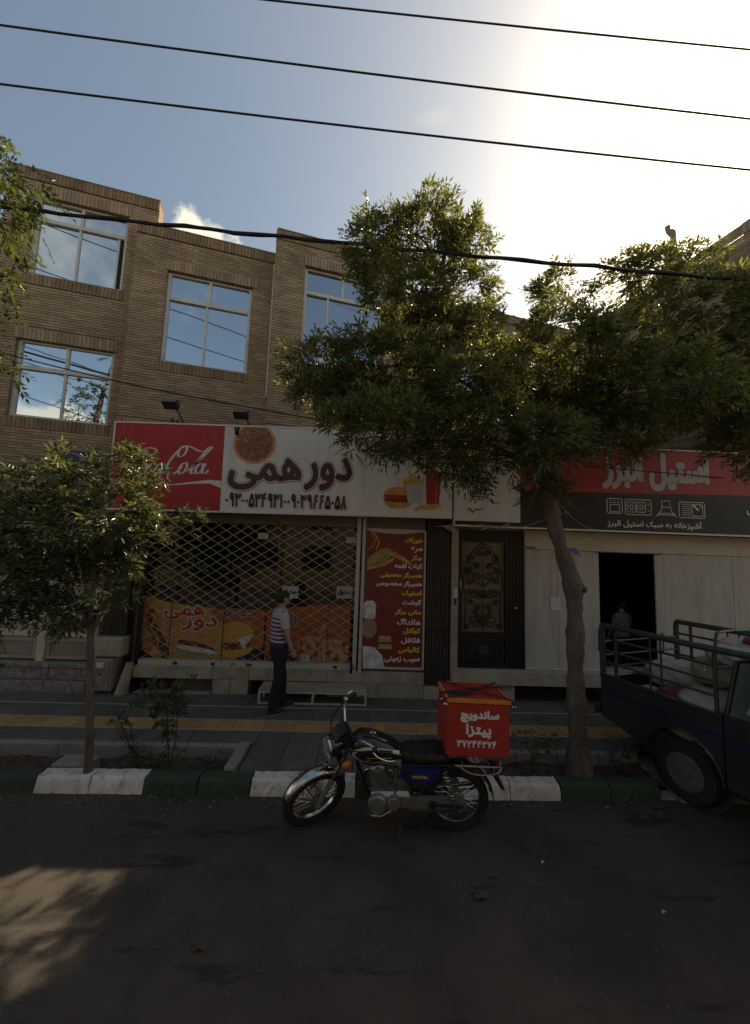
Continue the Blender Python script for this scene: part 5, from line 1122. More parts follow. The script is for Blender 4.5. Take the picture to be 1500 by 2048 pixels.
def wheel(T, drum, front):
    m = MB(T)
    prof = [(WR-.085, -.030), (WR-.06, -.043), (WR-.025, -.045), (WR-.006, -.028), (WR, 0), (WR-.006, .028), (WR-.025, .045), (WR-.06, .043), (WR-.085, .030)]
    m.lathe(prof, (0, 0, 0), 'y', 44, closed=True); ty = m.build('tyre', M['rubber'], None if False else MC, smooth=True)
    m = MB(T)
    for k in range(44):
        a = 2*math.pi*k/44
        for sg in (-1, 1):
            q = Matrix.Rotation(a+(.03 if sg > 0 else 0), 4, 'Y'); P = [q @ Vector(p) for p in ((-.012, sg*.010, WR-.004), (.010, sg*.010, WR-.004), (.016, sg*.038, WR-.018), (-.004, sg*.038, WR-.018))]; P2 = [p*1.018 for p in P]; m.add(P+P2, [(0, 1, 2, 3), (4, 7, 6, 5), (0, 4, 5, 1), (1, 5, 6, 2), (2, 6, 7, 3), (3, 7, 4, 0)])
    m.build('tread', M['rubber'], ty, fix=False)
    m = MB(T); m.lathe([(WR-.062, -.034), (WR-.052, -.034), (WR-.066, -.022), (WR-.078, -.012), (WR-.078, .012), (WR-.066, .022), (WR-.052, .034), (WR-.062, .034), (WR-.086, .014), (WR-.086, -.014)], (0, 0, 0), 'y', 44, closed=True); rim = m.build('rim', M['chrome'], ty, smooth=True)
    m = MB(T)
    for k in range(36):
        a = 2*math.pi*k/36; b_ = a+(.42 if k % 2 else -.42); sg = 1 if (k//2) % 2 else -1
        m.tube([(math.cos(b_)*.05, sg*.035, math.sin(b_)*.05), (math.cos(a)*(WR-.08), sg*.006, math.sin(a)*(WR-.08))], .0018, 4, cap=False)
    m.build('spokes', M['chrome'], ty, fix=False)
    m = MB(T); m.lathe([(0, -.07), (.016, -.07), (.02, -.045), (drum, -.04), (drum+.008, -.02), (drum, .03), (.03, .045), (.015, .07), (0, .07)], (0, 0, 0), 'y', 24); m.build('hub', M['cast'], ty, smooth=True)
    return ty
wheel(TB @ Matrix.Translation((0, 0, WR)), .075, False)
# steering: the front end is turned to the rider's left
SH = Vector((1.00, 0, .80)); AX = Vector((-.44, 0, .90)).normalized()
TFr = TB @ Matrix.Translation(SH) @ Matrix.Rotation(R(33), 4, AX) @ Matrix.Translation(-SH)
FA = Vector((WB, 0, WR-.012))
wheel(TFr @ Matrix.Translation(FA), .068, True)
def part(name, m_, T=TB, smooth=True, parent=MC):
    def deco(fn): b = MB(T); fn(b); return b.build(name, m_, parent, smooth=smooth)
    return deco
top = Vector((1.075, 0, .905))
for sg in (-1, 1):
    m = MB(TFr); a = FA+Vector((-.0, sg*.088, 0)); d = AX; m.tube([a-d*.03, a+d*.02, a+d*.27], [.02, .026, .025], 10); m.build('fork_slider', M['cast'], MC, smooth=True)
    m = MB(TFr); m.tube([a+d*.26, a+d*.62], .0165, 10); m.build('fork_tube', M['chrome'], MC, smooth=True)
fc_ = FA+AX*.60
m = MB(TFr); m.box(fc_.x-.04, fc_.x+.035, -.115, .115, fc_.z-.012, fc_.z+.012, bev=.006); q = FA+AX*.46; m.box(q.x-.04, q.x+.03, -.115, .115, q.z-.012, q.z+.014, bev=.006); m.build('fork_yokes', M['frame_paint'], MC)
m = MB(TFr); m.tube([FA+Vector((0, -.12, 0)), FA+Vector((0, .12, 0))], .012, 10); m.build('front_axle', M['chrome'], MC)
# chrome mudguard
m = MB(TFr); V = []; F = []; n = 22
for i in range(n+1):
    a = R(22+ (150-22)*i/n); r_ = WR+.028
    for j in range(7):
        t_ = (j-3)/3; V.append((FA.x+math.cos(a)*(r_-.030*abs(t_)**2), .062*t_, FA.z+math.sin(a)*(r_-.030*abs(t_)**2)))
for i in range(n):
    for j in range(6): k = i*7+j; F.append((k, k+1, k+8, k+7))
m.add(V, F); o = m.build('front_mudguard', M['chrome'], MC, smooth='all', fix=False); s_ = o.modifiers.new('t', 'SOLIDIFY'); s_.thickness = .004
m = MB(TFr)
for sg in (-1, 1): m.tube([FA+Vector((.0, sg*.078, .03)), FA+Vector((-.16, sg*.068, .30))], .006, 6); m.tube([FA+Vector((.01, sg*.078, .03)), FA+Vector((.14, sg*.066, .29))], .006, 6)
m.build('mudguard_stay', M['chrome'], MC)
# headlight, cowl, indicators, handlebar
hc = Vector((1.21, 0, .845))
m = MB(TFr); m.lathe([(.03, hc.x-.12), (.075, hc.x-.09), (.092, hc.x-.03), (.095, hc.x+.02)], (0, 0, hc.z), 'x', 24); m.build('headlight_shell', M['tank_black'], MC, smooth=True)
m = MB(TFr); m.lathe([(.094, hc.x+.018), (.104, hc.x+.022), (.104, hc.x+.042), (.09, hc.x+.046)], (0, 0, hc.z), 'x', 24, cap=False); m.build('headlight_ring', M['chrome'], MC, smooth=True)
m = MB(TFr); m.lathe([(.092, hc.x+.040), (.06, hc.x+.058), (0, hc.x+.064)], (0, 0, hc.z), 'x', 24); m.build('headlight_lens', M['lens'], MC, smooth=True)
m = MB(TFr); m.prism([(1.06, .93), (1.10, .915), (1.17, .915), (1.185, .935), (1.14, 1.0), (1.08, 1.02), (1.03, .99)], 'y', -.06, .06); m.build('instrument_cowl', M['frame_paint'], MC, smooth=True)
for sg in (-1, 1):
    m = MB(TFr); c = Vector((1.13, sg*.19, .79)); m.ell(c, (.045, .03, .035)); o = m.build('indicator', M['amber'], MC, smooth='all'); m = MB(TFr); m.tube([(1.10, sg*.09, .80), c], .009, 6); m.build('indicator_stalk', M['frame_paint'], o)
m = MB(TFr); m.tube(cr_spline([(.80, .37, .965), (.88, .34, .98), (.985, .22, 1.01), (1.03, .09, .94), (1.035, 0, .93), (1.03, -.09, .94), (.985, -.22, 1.01), (.88, -.34, .98), (.80, -.37, .965)], 5), .0115, 8); m.build('handlebar', M['chrome'], MC, smooth=True)
for sg in (-1, 1):
    m = MB(TFr); m.tube([(.905, sg*.335, .985), (.79, sg*.375, .962)], .018, 10); m.build('grip', M['vinyl'], MC, smooth=True)
    m = MB(TFr); m.box(.91, .955, sg*.31-.02, sg*.31+.02, .965, 1.015, bev=.008); m.build('switchgear', M['frame_paint'] if sg > 0 else M['chrome'], MC)
    m = MB(TFr); m.tube(cr_spline([(.955, sg*.315, .99), (.93, sg*.37, .97), (.86, sg*.42, .95), (.80, sg*.44, .945)], 4), .0065, 6); m.build('lever', M['chrome'], MC, smooth=True)
m = MB(TFr)
for q in ([(.95, -.30, .97), (1.12, -.20, .96), (1.14, -.05, .85), (1.05, .0, .72)], [(.95, .30, .97), (1.12, .2, .95), (1.12, .04, .82), (1.02, 0, .7)], [(.95, -.31, .98), (1.16, -.14, .96), (1.18, .0, .9)]): m.tube(cr_spline(q, 5), .0055, 5)
m.build('control_cable', M['cable'], MC, smooth=True)
m = MB(TFr); m.tube([(FA.x+.02, .07, FA.z), (1.2, .10, .5), (1.14, .07, .75), (1.1, .02, .92)], .005, 5); m.build('speedometer_cable', M['cable'], MC)
# tank: lofted along x
def loft_x(mb, secs, n=16, mi=None):
    V = []; F = []
    for (x, zc, hy, hz, sq) in secs:
        for k in range(n):
            a = 2*math.pi*k/n; c, s = math.cos(a), math.sin(a); V.append((x, hy*math.copysign(abs(c)**sq, c), zc+hz*math.copysign(abs(s)**sq, s)))
    m_ = len(secs)
    for i in range(m_-1):
        for k in range(n): F.append((i*n+k, i*n+(k+1) % n, (i+1)*n+(k+1) % n, (i+1)*n+k))
    F += [tuple(range(n)), tuple(range(m_*n-1, (m_-1)*n-1, -1))]; mb.add(V, F, mi)
m = MB(TB); loft_x(m, [(.50, .70, .07, .055, .8), (.53, .71, .10, .075, .75), (.65, .745, .125, .105, .75), (.80, .775, .14, .125, .75), (.92, .79, .135, .12, .8), (.99, .785, .10, .09, .8), (1.01, .78, .06, .05, .8)], 24); m.build('fuel_tank', M['tank_black'], MC, smooth='all')
def decal(pts, m_, off, T=TB):
    """stripe laid on the tank's left flank"""
    P = cr_spline([(p[0], 0, p[1]) for p in pts], 5); mb = MB(T); V = []; F = []; n = len(P)
    def ysurf(x, z):
        S = [(.50, .70, .07, .055), (.53, .71, .10, .075), (.65, .745, .125, .105), (.80, .775, .14, .125), (.92, .79, .135, .12), (.99, .785, .10, .09), (1.01, .78, .06, .05)]
        for a, b in zip(S, S[1:]):
            if a[0] <= x <= b[0]:
                t = (x-a[0])/(b[0]-a[0]); zc, hy, hz = [a[i]+(b[i]-a[i])*t for i in (1, 2, 3)]; s = min(.98, abs(z-zc)/hz)**(1/.75); return hy*(max(0, 1-s*s)**.5)**.75
        return .06
    for i, p in enumerate(P):
        a = P[max(i-1, 0)]; b = P[min(i+1, n-1)]; d = Vector((b.x-a.x, 0, b.z-a.z)).normalized(); w = pts_w(i/(n-1), off)
        for sg in (-1, -.33, .33, 1): x, z = p.x-d.z*w*sg, p.z+d.x*w*sg; V.append((x, ysurf(x, z)+off[2], z))
    for i in range(n-1):
        for j in range(3): k = i*4+j; F.append((k, k+1, k+5, k+4))
    mb.add(V, F); mb.build('tank_stripe', m_, MC, smooth='all', fix=False)
def pts_w(t, off): return off[0]+(off[1]-off[0])*t
decal([(.55, .775), (.70, .815), (.84, .83), (.94, .80), (.965, .75), (.90, .70), (.78, .675)], M['tank_white'], (.010, .016, .003))
decal([(.62, .785), (.75, .80), (.86, .80), (.92, .77), (.90, .735), (.84, .715)], M['tank_blue'], (.008, .012, .004))
decal([(.53, .70), (.62, .705), (.74, .70), (.82, .69)], M['tank_grey'], (.022, .012, .0035))
decal([(.53, .668), (.66, .665), (.80, .66), (.86, .675)], M['tank_white'], (.008, .006, .0045))
decal([(.62, .745), (.74, .75), (.86, .745)], M['yellow_print'], (.003, .002, .0055)); decal([(.80, .735), (.86, .70), (.78, .655), (.64, .652)], M['yellow_print'], (.0025, .002, .006))
m = MB(TB); m.lathe([(.035, .885), (.035, .905), (.02, .912), (0, .912)], (.80, 0, 0), 'z', 14); m.build('fuel_cap', M['chrome'], MC, smooth=True)
# seat, side panel, frame
m = MB(TB); loft_x(m, [(.55, .725, .075, .035, .6), (.48, .735, .11, .05, .6), (.36, .735, .13, .05, .6), (.24, .742, .135, .05, .6), (.14, .745, .13, .045, .6), (.10, .745, .11, .03, .6)], 18); m.build('seat', M['vinyl'], MC, smooth='all')
m = MB(TB)
for k in range(3): x = .42-.11*k; m.box(x, x+.012, -.12, .12, .782+.006*k, .792+.006*k)
m.build('seat_seam', M['vinyl'], MC)
for sg in (1, -1):
    m = MB(TB); P = [(.52, .665), (.20, .655), (.17, .635), (.20, .55), (.34, .505), (.50, .52), (.535, .60)]; m.prism([(p[0], p[1]) for p in P], 'y', sg*.085, sg*.118); o = m.build('side_panel', M['blue_paint'], MC, smooth=True)
    m = MB(TB)
    for k in range(4): m.box(.435+.0*k, .515, sg*.1185, sg*.121, .575+.018*k, .583+.018*k)
    m.build('vent_slot', M['frame_paint'], o)
    m = MB(TB); m.prism([(.44, .588), (.42, .562), (.28, .562), (.30, .588)], 'y', sg*.1182, sg*.1215); m.build('badge', mat('badge_yellow', (.30, .24, .06), .5, var=.5, scale=60), o)
m = MB(TB)
for q, r_ in (([(1.02, 0, .84), (.97, 0, .70), (.86, 0, .42), (.80, 0, .26), (.55, 0, .20), (.42, 0, .24)], .017), ([(.98, 0, .80), (.75, 0, .66), (.5, 0, .66)], .019), ([(1.0, 0, .83), (.985, 0, .76)], .03)): m.tube(q, r_, 8)
for sg in (-1, 1): m.tube([(.55, sg*.07, .66), (.3, sg*.10, .67), (0, sg*.10, .69), (-.28, sg*.10, .715)], .012, 8); m.tube([(.5, sg*.07, .62), (.42, sg*.08, .42), (.40, sg*.07, .26)], .014, 8); m.tube([(.40, sg*.08, .36), (.10, sg*.10, .66)], .011, 8)
m.build('frame', M['frame_paint'], MC, smooth=True)
# engine
m = MB(TB); m.box(.56, .80, -.11, .11, .22, .40, bev=.03); m.box(.42, .58, -.10, .10, .24, .40, bev=.03); m.build('crankcase', M['cast'], MC, smooth=True)
m = MB(TB); m.lathe([(0, .155), (.075, .152), (.085, .135), (.085, .10)], (.735, 0, .315), 'y', 24); m.lathe([(0, .150), (.055, .147), (.062, .13), (.062, .10)], (.59, 0, .325), 'y', 20); m.build('side_cover', M['cast'], MC, smooth=True)
m = MB(TB)
TE = TB @ Matrix.Translation((.70, 0, .40)) @ Matrix.Rotation(R(12), 4, 'Y')
m = MB(TE)
m.box(-.045, .045, -.05, .05, 0, .17)
for k in range(8): m.box(-.078, .078, -.088, .088, .012+k*.019, .021+k*.019)
m.build('cylinder', M['cast'], MC)
m = MB(TE); m.box(-.07, .07, -.075, .075, .165, .225, bev=.02); m.lathe([(.03, .075), (.03, .095), (0, .1)], (0, 0, .195), 'y', 12); m.build('cylinder_head', M['cast'], MC, smooth=True)
m = MB(TB); m.lathe([(.028, .46), (.034, .50), (.034, .56), (.026, .60)], (.575, .03, 0), 'z', 14); m.tube([(.64, .02, .56), (.52, .03, .55)], .022, 10); m.build('carburettor', M['cast'], MC, smooth=True)
m = MB(TB); m.tube(cr_spline([(.77, -.05, .53), (.86, -.07, .46), (.86, -.10, .30), (.72, -.13, .20), (.4, -.14, .20), (.1, -.15, .25)], 5), .02, 10); m.tube([(.35, -.15, .215), (-.02, -.17, .26), (-.32, -.18, .31)], [.03, .042, .038], 12); m.build('exhaust', M['chrome'], MC, smooth=True)
m = MB(TB); m.tube([(.74, .04, .60), (.88, .05, .64), (.94, .03, .70)], .006, 5); m.tube([(.62, .08, .46), (.58, .10, .60), (.66, .05, .68)], .006, 5); m.tube([(.82, .06, .34), (.92, .05, .5), (.95, .04, .68)], .006, 5); m.build('hose', M['cable'], MC)
# chain case, swingarm, shocks
m = MB(TB); m.prism([(.44, .37), (.05, .385), (-.07, .36), (-.09, .30), (-.03, .245), (.10, .23), (.44, .255)], 'y', .075, .098); m.build('chain_case', M['cast'], MC, smooth=True)
m = MB(TB)
for sg in (-1, 1): m.tube([(.42, sg*.07, .30), (0, sg*.105, WR)], .015, 8); m.tube([(0, sg*.105, WR), (-.05, sg*.105, WR)], .012, 8)
m.tube([(0, -.13, WR), (0, .13, WR)], .012, 10); m.build('swingarm', M['frame_paint'], MC, smooth=True)
m = MB(TB); m.tube([(.48, .115, .245), (.30, .125, .26), (.0, .13, .28)], .010, 6); m.box(.2, .26, .10, .14, .30, .34); m.build('brake_rod', M['frame_paint'], MC)
for sg in (-1, 1):
    a, b = Vector((.03, sg*.13, .33)), Vector((.14, sg*.13, .66)); d = (b-a)
    m = MB(TB); m.tube([a, a+d*.45], .014, 8); m.tube([a+d*.4, b], .007, 8); o = m.build('shock_absorber', M['chrome'], MC, smooth=True)
    u = d.cross(Vector((0, 1, 0))).normalized(); w = Vector((0, 1, 0)); m = MB(TB); m.tube([a+d*(.15+.75*i/90)+(u*math.cos(i*.63)+w*math.sin(i*.63))*.025 for i in range(91)], .0042, 5); m.build('spring', M['chrome'], o, smooth=True)
# rear guard, light, rack, stand, pegs
m = MB(TB); V = []; F = []; n = 16
for i in range(n+1):
    a = R(60+115*i/n); r_ = WR+.05
    for j in range(5): t_ = (j-2)/2; V.append((math.cos(a)*(r_-.02*t_*t_), .07*t_, WR+math.sin(a)*(r_-.02*t_*t_)))
for i in range(n):
    for j in range(4): k = i*5+j; F.append((k, k+1, k+6, k+5))
m.add(V, F); o = m.build('rear_mudguard', M['frame_paint'], MC, smooth='all', fix=False); s_ = o.modifiers.new('t', 'SOLIDIFY'); s_.thickness = .004
m = MB(TB); m.prism([(-.33, .66), (-.36, .58), (-.44, .44), (-.40, .45), (-.30, .60)], 'y', -.06, .06); m.build('tail_flap', M['rubber'], MC)
m = MB(TB); m.box(-.40, -.34, -.05, .05, .60, .66, bev=.012); m.build('tail_light', mat('tail_red', (.25, .02, .015), .25), MC)
m = MB(TB)
for sg in (-1, 1): m.tube(cr_spline([(.02, sg*.12, .70), (-.1, sg*.14, .645), (-.26, sg*.14, .64), (-.36, sg*.12, .66), (-.38, sg*.05, .70)], 4), .008, 7)
for x in (-.02, -.14, -.26, -.36): m.tube([(x, -.16, .72), (x, .16, .72)], .007, 6)
for sg in (-1, 1): m.tube([(.05, sg*.15, .72), (-.37, sg*.15, .72)], .008, 6); m.tube([(-.30, sg*.14, .64), (-.30, sg*.15, .72)], .007, 6)
m.build('luggage_rack', M['cast'], MC, smooth=True)
m = MB(TB); m.tube([(.50, .09, .22), (.53, .20, .10), (.555, .285, -.045)], [.013, .012, .012], 8); m.box(.53, .585, .262, .31, -.055, -.04); m.build('side_stand', M['frame_paint'], MC)
m = MB(TB)
for sg in (-1, 1): m = MB(TB); m.tube([(.52, sg*.08, .24), (.52, sg*.22, .25)], .011, 8); m.tube([(.52, sg*.14, .252), (.52, sg*.24, .255)], .017, 8); m.build('foot_peg', M['rubber'], MC)
m = MB(TB); m.tube([(.60, .12, .26), (.70, .16, .23), (.80, .16, .235)], .008, 6); m.box(.79, .83, .13, .18, .23, .25); m.build('gear_lever', M['chrome'], MC)

# delivery box strapped on the rack
BX = thing('delivery_box', 'red delivery box with white Persian lettering strapped on the motorcycle rack', 'box', (1.075, 3.63, .70))
TX = Matrix.Translation((1.067, 3.42, .735)) @ Matrix.Rotation(R(-1.0), 4, 'Z') @ Matrix.Rotation(R(1), 4, 'Y')
M['box_red'] = mat('box_red', (.34, .027, .02), .5, var=.1, scale=3, dirt=.3, dcol=(.16, .03, .02), dscale=4)
M['box_orange'] = mat('box_orange', (.55, .19, .03), .55, var=.15, dirt=.35, dcol=(.25, .07, .02), dscale=8)
m = MB(TX); m.box(-.275, .275, 0, .43, 0, .455, bev=.012); m.build('body', M['box_red'], BX)
m = MB(TX); m.box(-.28, .28, -.006, .436, .44, .485, bev=.01); m.build('lid', M['box_red'], BX)
m = MB(TX)
for q in ((-.282, .282, -.008, .006, .455, .488), (-.282, .282, .425, .438, .455, .488), (-.282, -.268, .006, .425, .456, .4875), (.268, .282, .006, .425, .456, .4875)): m.box(*q)
m.build('edge_trim', M['box_orange'], BX)
o = MB(TX); o.poly([(0, 0)], 0) if False else None
m = MB(TX); P = [(-.16+.17*math.cos(k*.4488)*(1+.25*math.sin(k*2.3)), .12+.06*math.sin(k*.4488)) for k in range(14)]; m.add([(p[0], p[1], .4862) for p in P], [tuple(range(14))]); m.build('scorch_mark', mat('scorch', (.03, .018, .015), .7), BX, fix=False)
m = MB(TX)
for q in ([(-.30, -.012, .455), (-.27, .0, .493), (.05, .22, .496), (.28, .43, .493), (.30, .44, .42)], [(.30, -.012, .43), (.28, .0, .493), (-.02, .2, .502), (-.28, .43, .493), (-.30, .44, .42)], [(-.31, .1, .42), (-.28, .12, .493), (.26, .30, .500), (.31, .32, .43)]): m = MB(TX); m.tube(cr_spline(q, 5), .0065, 6); m.build('elastic_strap', M['cable'], BX, smooth=True)
m = MB(TX)
for x, y in ((-.30, -.012), (.305, -.012), (.305, .3), (-.305, .1)): m.tube([(x-.015, y, .435), (x, y-.004, .45), (x+.015, y, .435)], .005, 6)
m.build('strap_hook', M['chrome'], BX)
lettering('lettering', 'ساندویچ', (-.155, .175, .295, .39), [(.006, M['white_print'])], BX, -.0005, T=TX)
lettering('lettering', 'پیتزا', (-.105, .11, .165, .275), [(.006, M['white_print'])], BX, -.0005, T=TX)
digits('phone_number', '۳۷۲۴۴۳۷۴', (-.185, .165, .085, .14), [(.012, M['white_print'])], BX, -.0005, T=TX)

# ================================================================ pickup, reversed up to the shop
M['truck'] = mat('truck_blue', (.018, .022, .024), .38, var=.15, scale=2, coat=.35, dirt=.4, dcol=(.05, .043, .036), dscale=2.5)
M['truck_stripe'] = mat('truck_stripe', (.014, .011, .055), .4, var=.1)
M['rack'] = mat('rack_paint', (.030, .042, .047), .42, .1, var=.2, dirt=.35, dcol=(.05, .04, .03), dscale=5, coat=.2)
PK = thing('pickup_truck', 'dark blue pickup with a tubular cargo rack reversed onto the pavement at right', 'truck', (4.12, 4.28, 0), R(-72))
TT = frame((4.12, 4.28, 0), R(-72)); HW = .74; SD = -HW
# side panels of the load bed (arch cut out), tailgate, floor
def arch(xc, r, n=14): return [(xc-r*math.cos(math.pi*k/n), .36+r*math.sin(math.pi*k/n)) for k in range(n+1)]
for sg in (-1, 1):
    P = [(-.92, .50), (-.42, .40)]+[(p[0], p[1]) for p in arch(0, .36)]+[(.375, .36), (.375, 1.0), (-.92, 1.0)]
    m = MB(TT); m.prism(P, 'y', sg*HW, sg*(HW-.05)); o = m.build('bed_side', M['truck'], PK)
    m = MB(TT); m.box(-.93, .375, sg*(HW+.012), sg*(HW-.06), .985, 1.022, bev=.008); m.build('bed_rim', M['truck'], o)
    m = MB(TT); m.box(-.915, .37, sg*(HW+.0045), sg*(HW+.001), .80, .845); m.build('stripe', M['truck_stripe'], o)
    m = MB(TT); m.tube([(p[0], sg*(HW+.004), p[1]) for p in arch(0, .365)], .014, 6); m.build('arch_lip', M['truck'], o)
    m = MB(TT); m.lathe([(.355, sg*(HW-.04)), (.355, sg*(HW-.30))], (0, 0, .37), 'y', 20, cap=False); m.box(-.44, .44, sg*(HW-.33), sg*(HW-.30), .2, .95); m.lathe([(.24, sg*(HW-.11)), (.40, sg*(HW-.11))], (0, 0, .34), 'y', 24, cap=False); m.build('wheel_well', M['interior'], o, fix=False)
box('tailgate', M['truck'], PK, -.93, -.89, -HW+.05, HW-.05, .50, .99, bev=.01, T=TT)
box('bed_floor', M['truck'], PK, -.89, .36, -HW+.05, HW-.05, .56, .60, T=TT); box('bed_front', M['truck'], PK, .33, .37, -HW+.05, HW-.05, .56, 1.02, T=TT)
m = MB(TT); m.box(-1.04, -.96, -HW, HW, .50, .62, bev=.02); m.build('rear_bumper', M['truck'], PK)
for sg in (-1, 1): box('tail_lamp', mat('lamp_red', (.16, .02, .015), .3), PK, -.945, -.928, sg*(HW-.12)-.05, sg*(HW-.12)+.05, .66, .86, T=TT); box('mud_flap', M['rubber'], PK, -.50, -.48, sg*(HW-.14)-.1, sg*(HW-.14)+.1, .18, .5, T=TT)
box('chassis', M['interior'], PK, -.9, 2.9, -.35, .35, .36, .52, T=TT)
# cab: body below the waist, greenhouse above
P = [(.39, .36), (1.20, .36)]+[(2.0-.42*math.cos(math.pi*k/14), .36+.42*math.sin(math.pi*k/14)) for k in range(15)]+[(2.62, .40), (2.66, .62), (2.62, .92), (2.40, .99), (1.62, 1.06), (.39, 1.04)]
m = MB(TT); m.prism(P, 'y', -HW, HW); m.build('cab_body', M['truck'], PK)
m = MB(TT); Vs = []
for (x, z, y) in ((.40, 1.04, HW-.02), (1.66, 1.06, HW-.02), (1.30, 1.52, HW-.13), (1.16, 1.585, HW-.17), (.60, 1.60, HW-.17), (.46, 1.54, HW-.13)): Vs += [(x, -y, z), (x, y, z)]
F = [(0, 2, 4, 6, 8, 10), (11, 9, 7, 5, 3, 1)]+[(2*i, 2*i+1, (2*i+3) % 12, (2*i+2) % 12) for i in range(6)]; m.add(Vs, F); gh = m.build('greenhouse', M['truck'], PK)
def on_side(x, z, off=.006):
    t_ = (z-1.05)/.48; return (x, -(HW-.02-.11*t_)-off, z)
m = MB(TT); m.add([on_side(*p) for p in ((.70, 1.10), (1.50, 1.10), (1.24, 1.48), (.75, 1.49))], [(0, 1, 2, 3)]); m.build('door_window', M['dark_glass'], gh, fix=False)
m = MB(TT); m.add([on_side(*p, .005) for p in ((.55, 1.10), (.67, 1.10), (.71, 1.47))], [(0, 1, 2)]); m.build('quarter_glass', mat('quarter_glass', (.16, .19, .23), .2, spec=.6), gh, fix=False)
m = MB(TT); m.tube([on_side(*p, .008) for p in ((.685, 1.09), (.735, 1.50), (1.25, 1.49), (1.53, 1.09))], .012, 6); m.build('window_frame', M['frame_paint'], gh)
m = MB(TT); m.add([(1.66, -HW+.10, 1.09), (1.66, HW-.10, 1.09), (1.33, HW-.2, 1.49), (1.33, -HW+.2, 1.49)], [(0, 1, 2, 3)]); m.v = [tuple(Vector(v)+Vector((.01, 0, .012))) for v in m.v]; m.build('windscreen', M['dark_glass'], gh, fix=False)
m = MB(TT); m.tube([(.41, -HW+.01, 1.05), (.46, -HW+.11, 1.54), (.60, -HW+.15, 1.605), (1.16, -HW+.15, 1.59)], .016, 6); m.build('gutter', M['truck'], gh)
m = MB(TT); m.tube([(.665, -HW-.002, .42), (.665, -HW-.002, 1.06)], .005, 5); m.tube([(1.52, -HW-.002, .45), (1.52, -HW-.002, 1.06)], .005, 5); m.tube([(.665, -HW-.002, .42), (1.25, -HW-.002, .42)], .005, 5); d_ = m.build('door_seam', M['interior'], PK)
m = MB(TT); m.box(.70, .86, -HW-.018, -HW+.002, .945, .985, bev=.006); o = m.build('door_handle', M['chrome'], PK)
box('stripe', M['truck_stripe'], PK, .395, 2.5, -HW-.004, -HW-.001, .80, .845, T=TT); box('cab_vent', M['frame_paint'], PK, .47, .56, -HW-.006, -HW-.001, .90, 1.0, T=TT)
box('sill', M['truck'], PK, .4, 1.55, -HW-.015, -HW+.04, .36, .41, bev=.008, T=TT)
def twheel(x, y, sg):
    T = TT @ Matrix.Translation((x, y, .302)) @ Matrix.Scale(.90, 4); R_ = .335
    m = MB(T); m.lathe([(.19, -.09), (.24, -.105), (.31, -.095), (R_-.004, -.07), (R_, 0), (R_-.004, .07), (.31, .095), (.24, .105), (.19, .09)], (0, 0, 0), 'y', 40, closed=True); ty = m.build('tyre', M['rubber'], PK, smooth=True)
    m = MB(T)
    for k in range(40):
        for s2 in (-1, 1):
            q = Matrix.Rotation(2*math.pi*(k+.5*(s2 > 0))/40, 4, 'Y'); P = [q @ Vector(p) for p in ((-.016, s2*.02, R_-.006), (.016, s2*.02, R_-.006), (.016, s2*.09, R_-.024), (-.016, s2*.09, R_-.024))]; P2 = [p*1.028 for p in P]; m.add(P+P2, [(4, 7, 6, 5), (0, 4, 5, 1), (1, 5, 6, 2), (2, 6, 7, 3), (3, 7, 4, 0)])
    m.build('tread', M['rubber'], ty, fix=False)
    m = MB(T); m.lathe([(.195, sg*.085), (.20, sg*.095), (.19, sg*.098), (.175, sg*.07), (.165, sg*.045), (.12, sg*.05), (.075, sg*.075), (.06, sg*.085), (.055, sg*.11), (0, sg*.115)], (0, 0, 0), 'y', 30); rm = m.build('rim', mat('steel_rim', (.13, .12, .11), .5, .4, dirt=.4), ty, smooth=True)
    m = MB(T)
    for k in range(8):
        a = 2*math.pi*k/8; q = Matrix.Rotation(a, 4, 'Y'); m.add([q @ Vector(p) for p in ((-.03, sg*.055, .118), (.03, sg*.055, .118), (.04, sg*.053, .158), (-.04, sg*.053, .158))], [(0, 1, 2, 3)])
    m.build('vent_hole', M['interior'], rm, fix=False)
for x, y, sg in ((0, -HW+.12, -1), (0, HW-.12, 1), (2.0, -HW+.12, -1), (2.0, HW-.12, 1)): twheel(x, y, sg)
# cargo rack of tubes
def rk(P, r=.020, name='rack_tube'): m = MB(TT); m.tube(P, r, 8); m.build(name, M['rack'], PK, smooth=True)
for sg in (-1, 1):
    y = sg*(HW-.02)
    rk(cr_spline([(-.90, y, 1.02), (-.905, y, 1.55), (-.88, y, 1.615), (-.80, y, 1.63), (.35, y, 1.63), (1.15, y*.92, 1.655)], 4), .034)
    for z in (1.18, 1.32, 1.47): rk([(-.90, y, z), (.33, y, z)], .015)
    for x in (-.72, -.30, -.18, .33): rk([(x, y, 1.02), (x, y, 1.63)], .02 if x in (-.72, .33) else .010)
rk(cr_spline([(.34, -HW+.02, 1.62), (.34, -HW+.05, 1.76), (.34, -HW+.15, 1.80), (.34, 0, 1.80), (.34, HW-.15, 1.80), (.34, HW-.05, 1.76), (.34, HW-.02, 1.62)], 4), .014)
for z in (1.25, 1.45): rk([(.34, -HW+.04, z), (.34, HW-.04, z)], .012)
rk([(.34, -.4, 1.80), (1.2, -.4, 1.70)], .012); rk([(.34, .4, 1.80), (1.2, .4, 1.70)], .012); rk([(1.22, -HW+.1, 1.65), (1.22, HW-.1, 1.65)], .018)
for z in (1.10, 1.25, 1.42): rk([(-.90, -HW+.04, z), (-.90, HW-.04, z)], .012, 'rear_gate_tube')
t = thing('padlock', 'brass padlock hanging on the cargo rack of the pickup', 'padlock', tuple(TT @ Vector((.26, -HW+.02, 1.47)))); Tp = TT @ Matrix.Translation((.24, -HW-.012, 1.42))
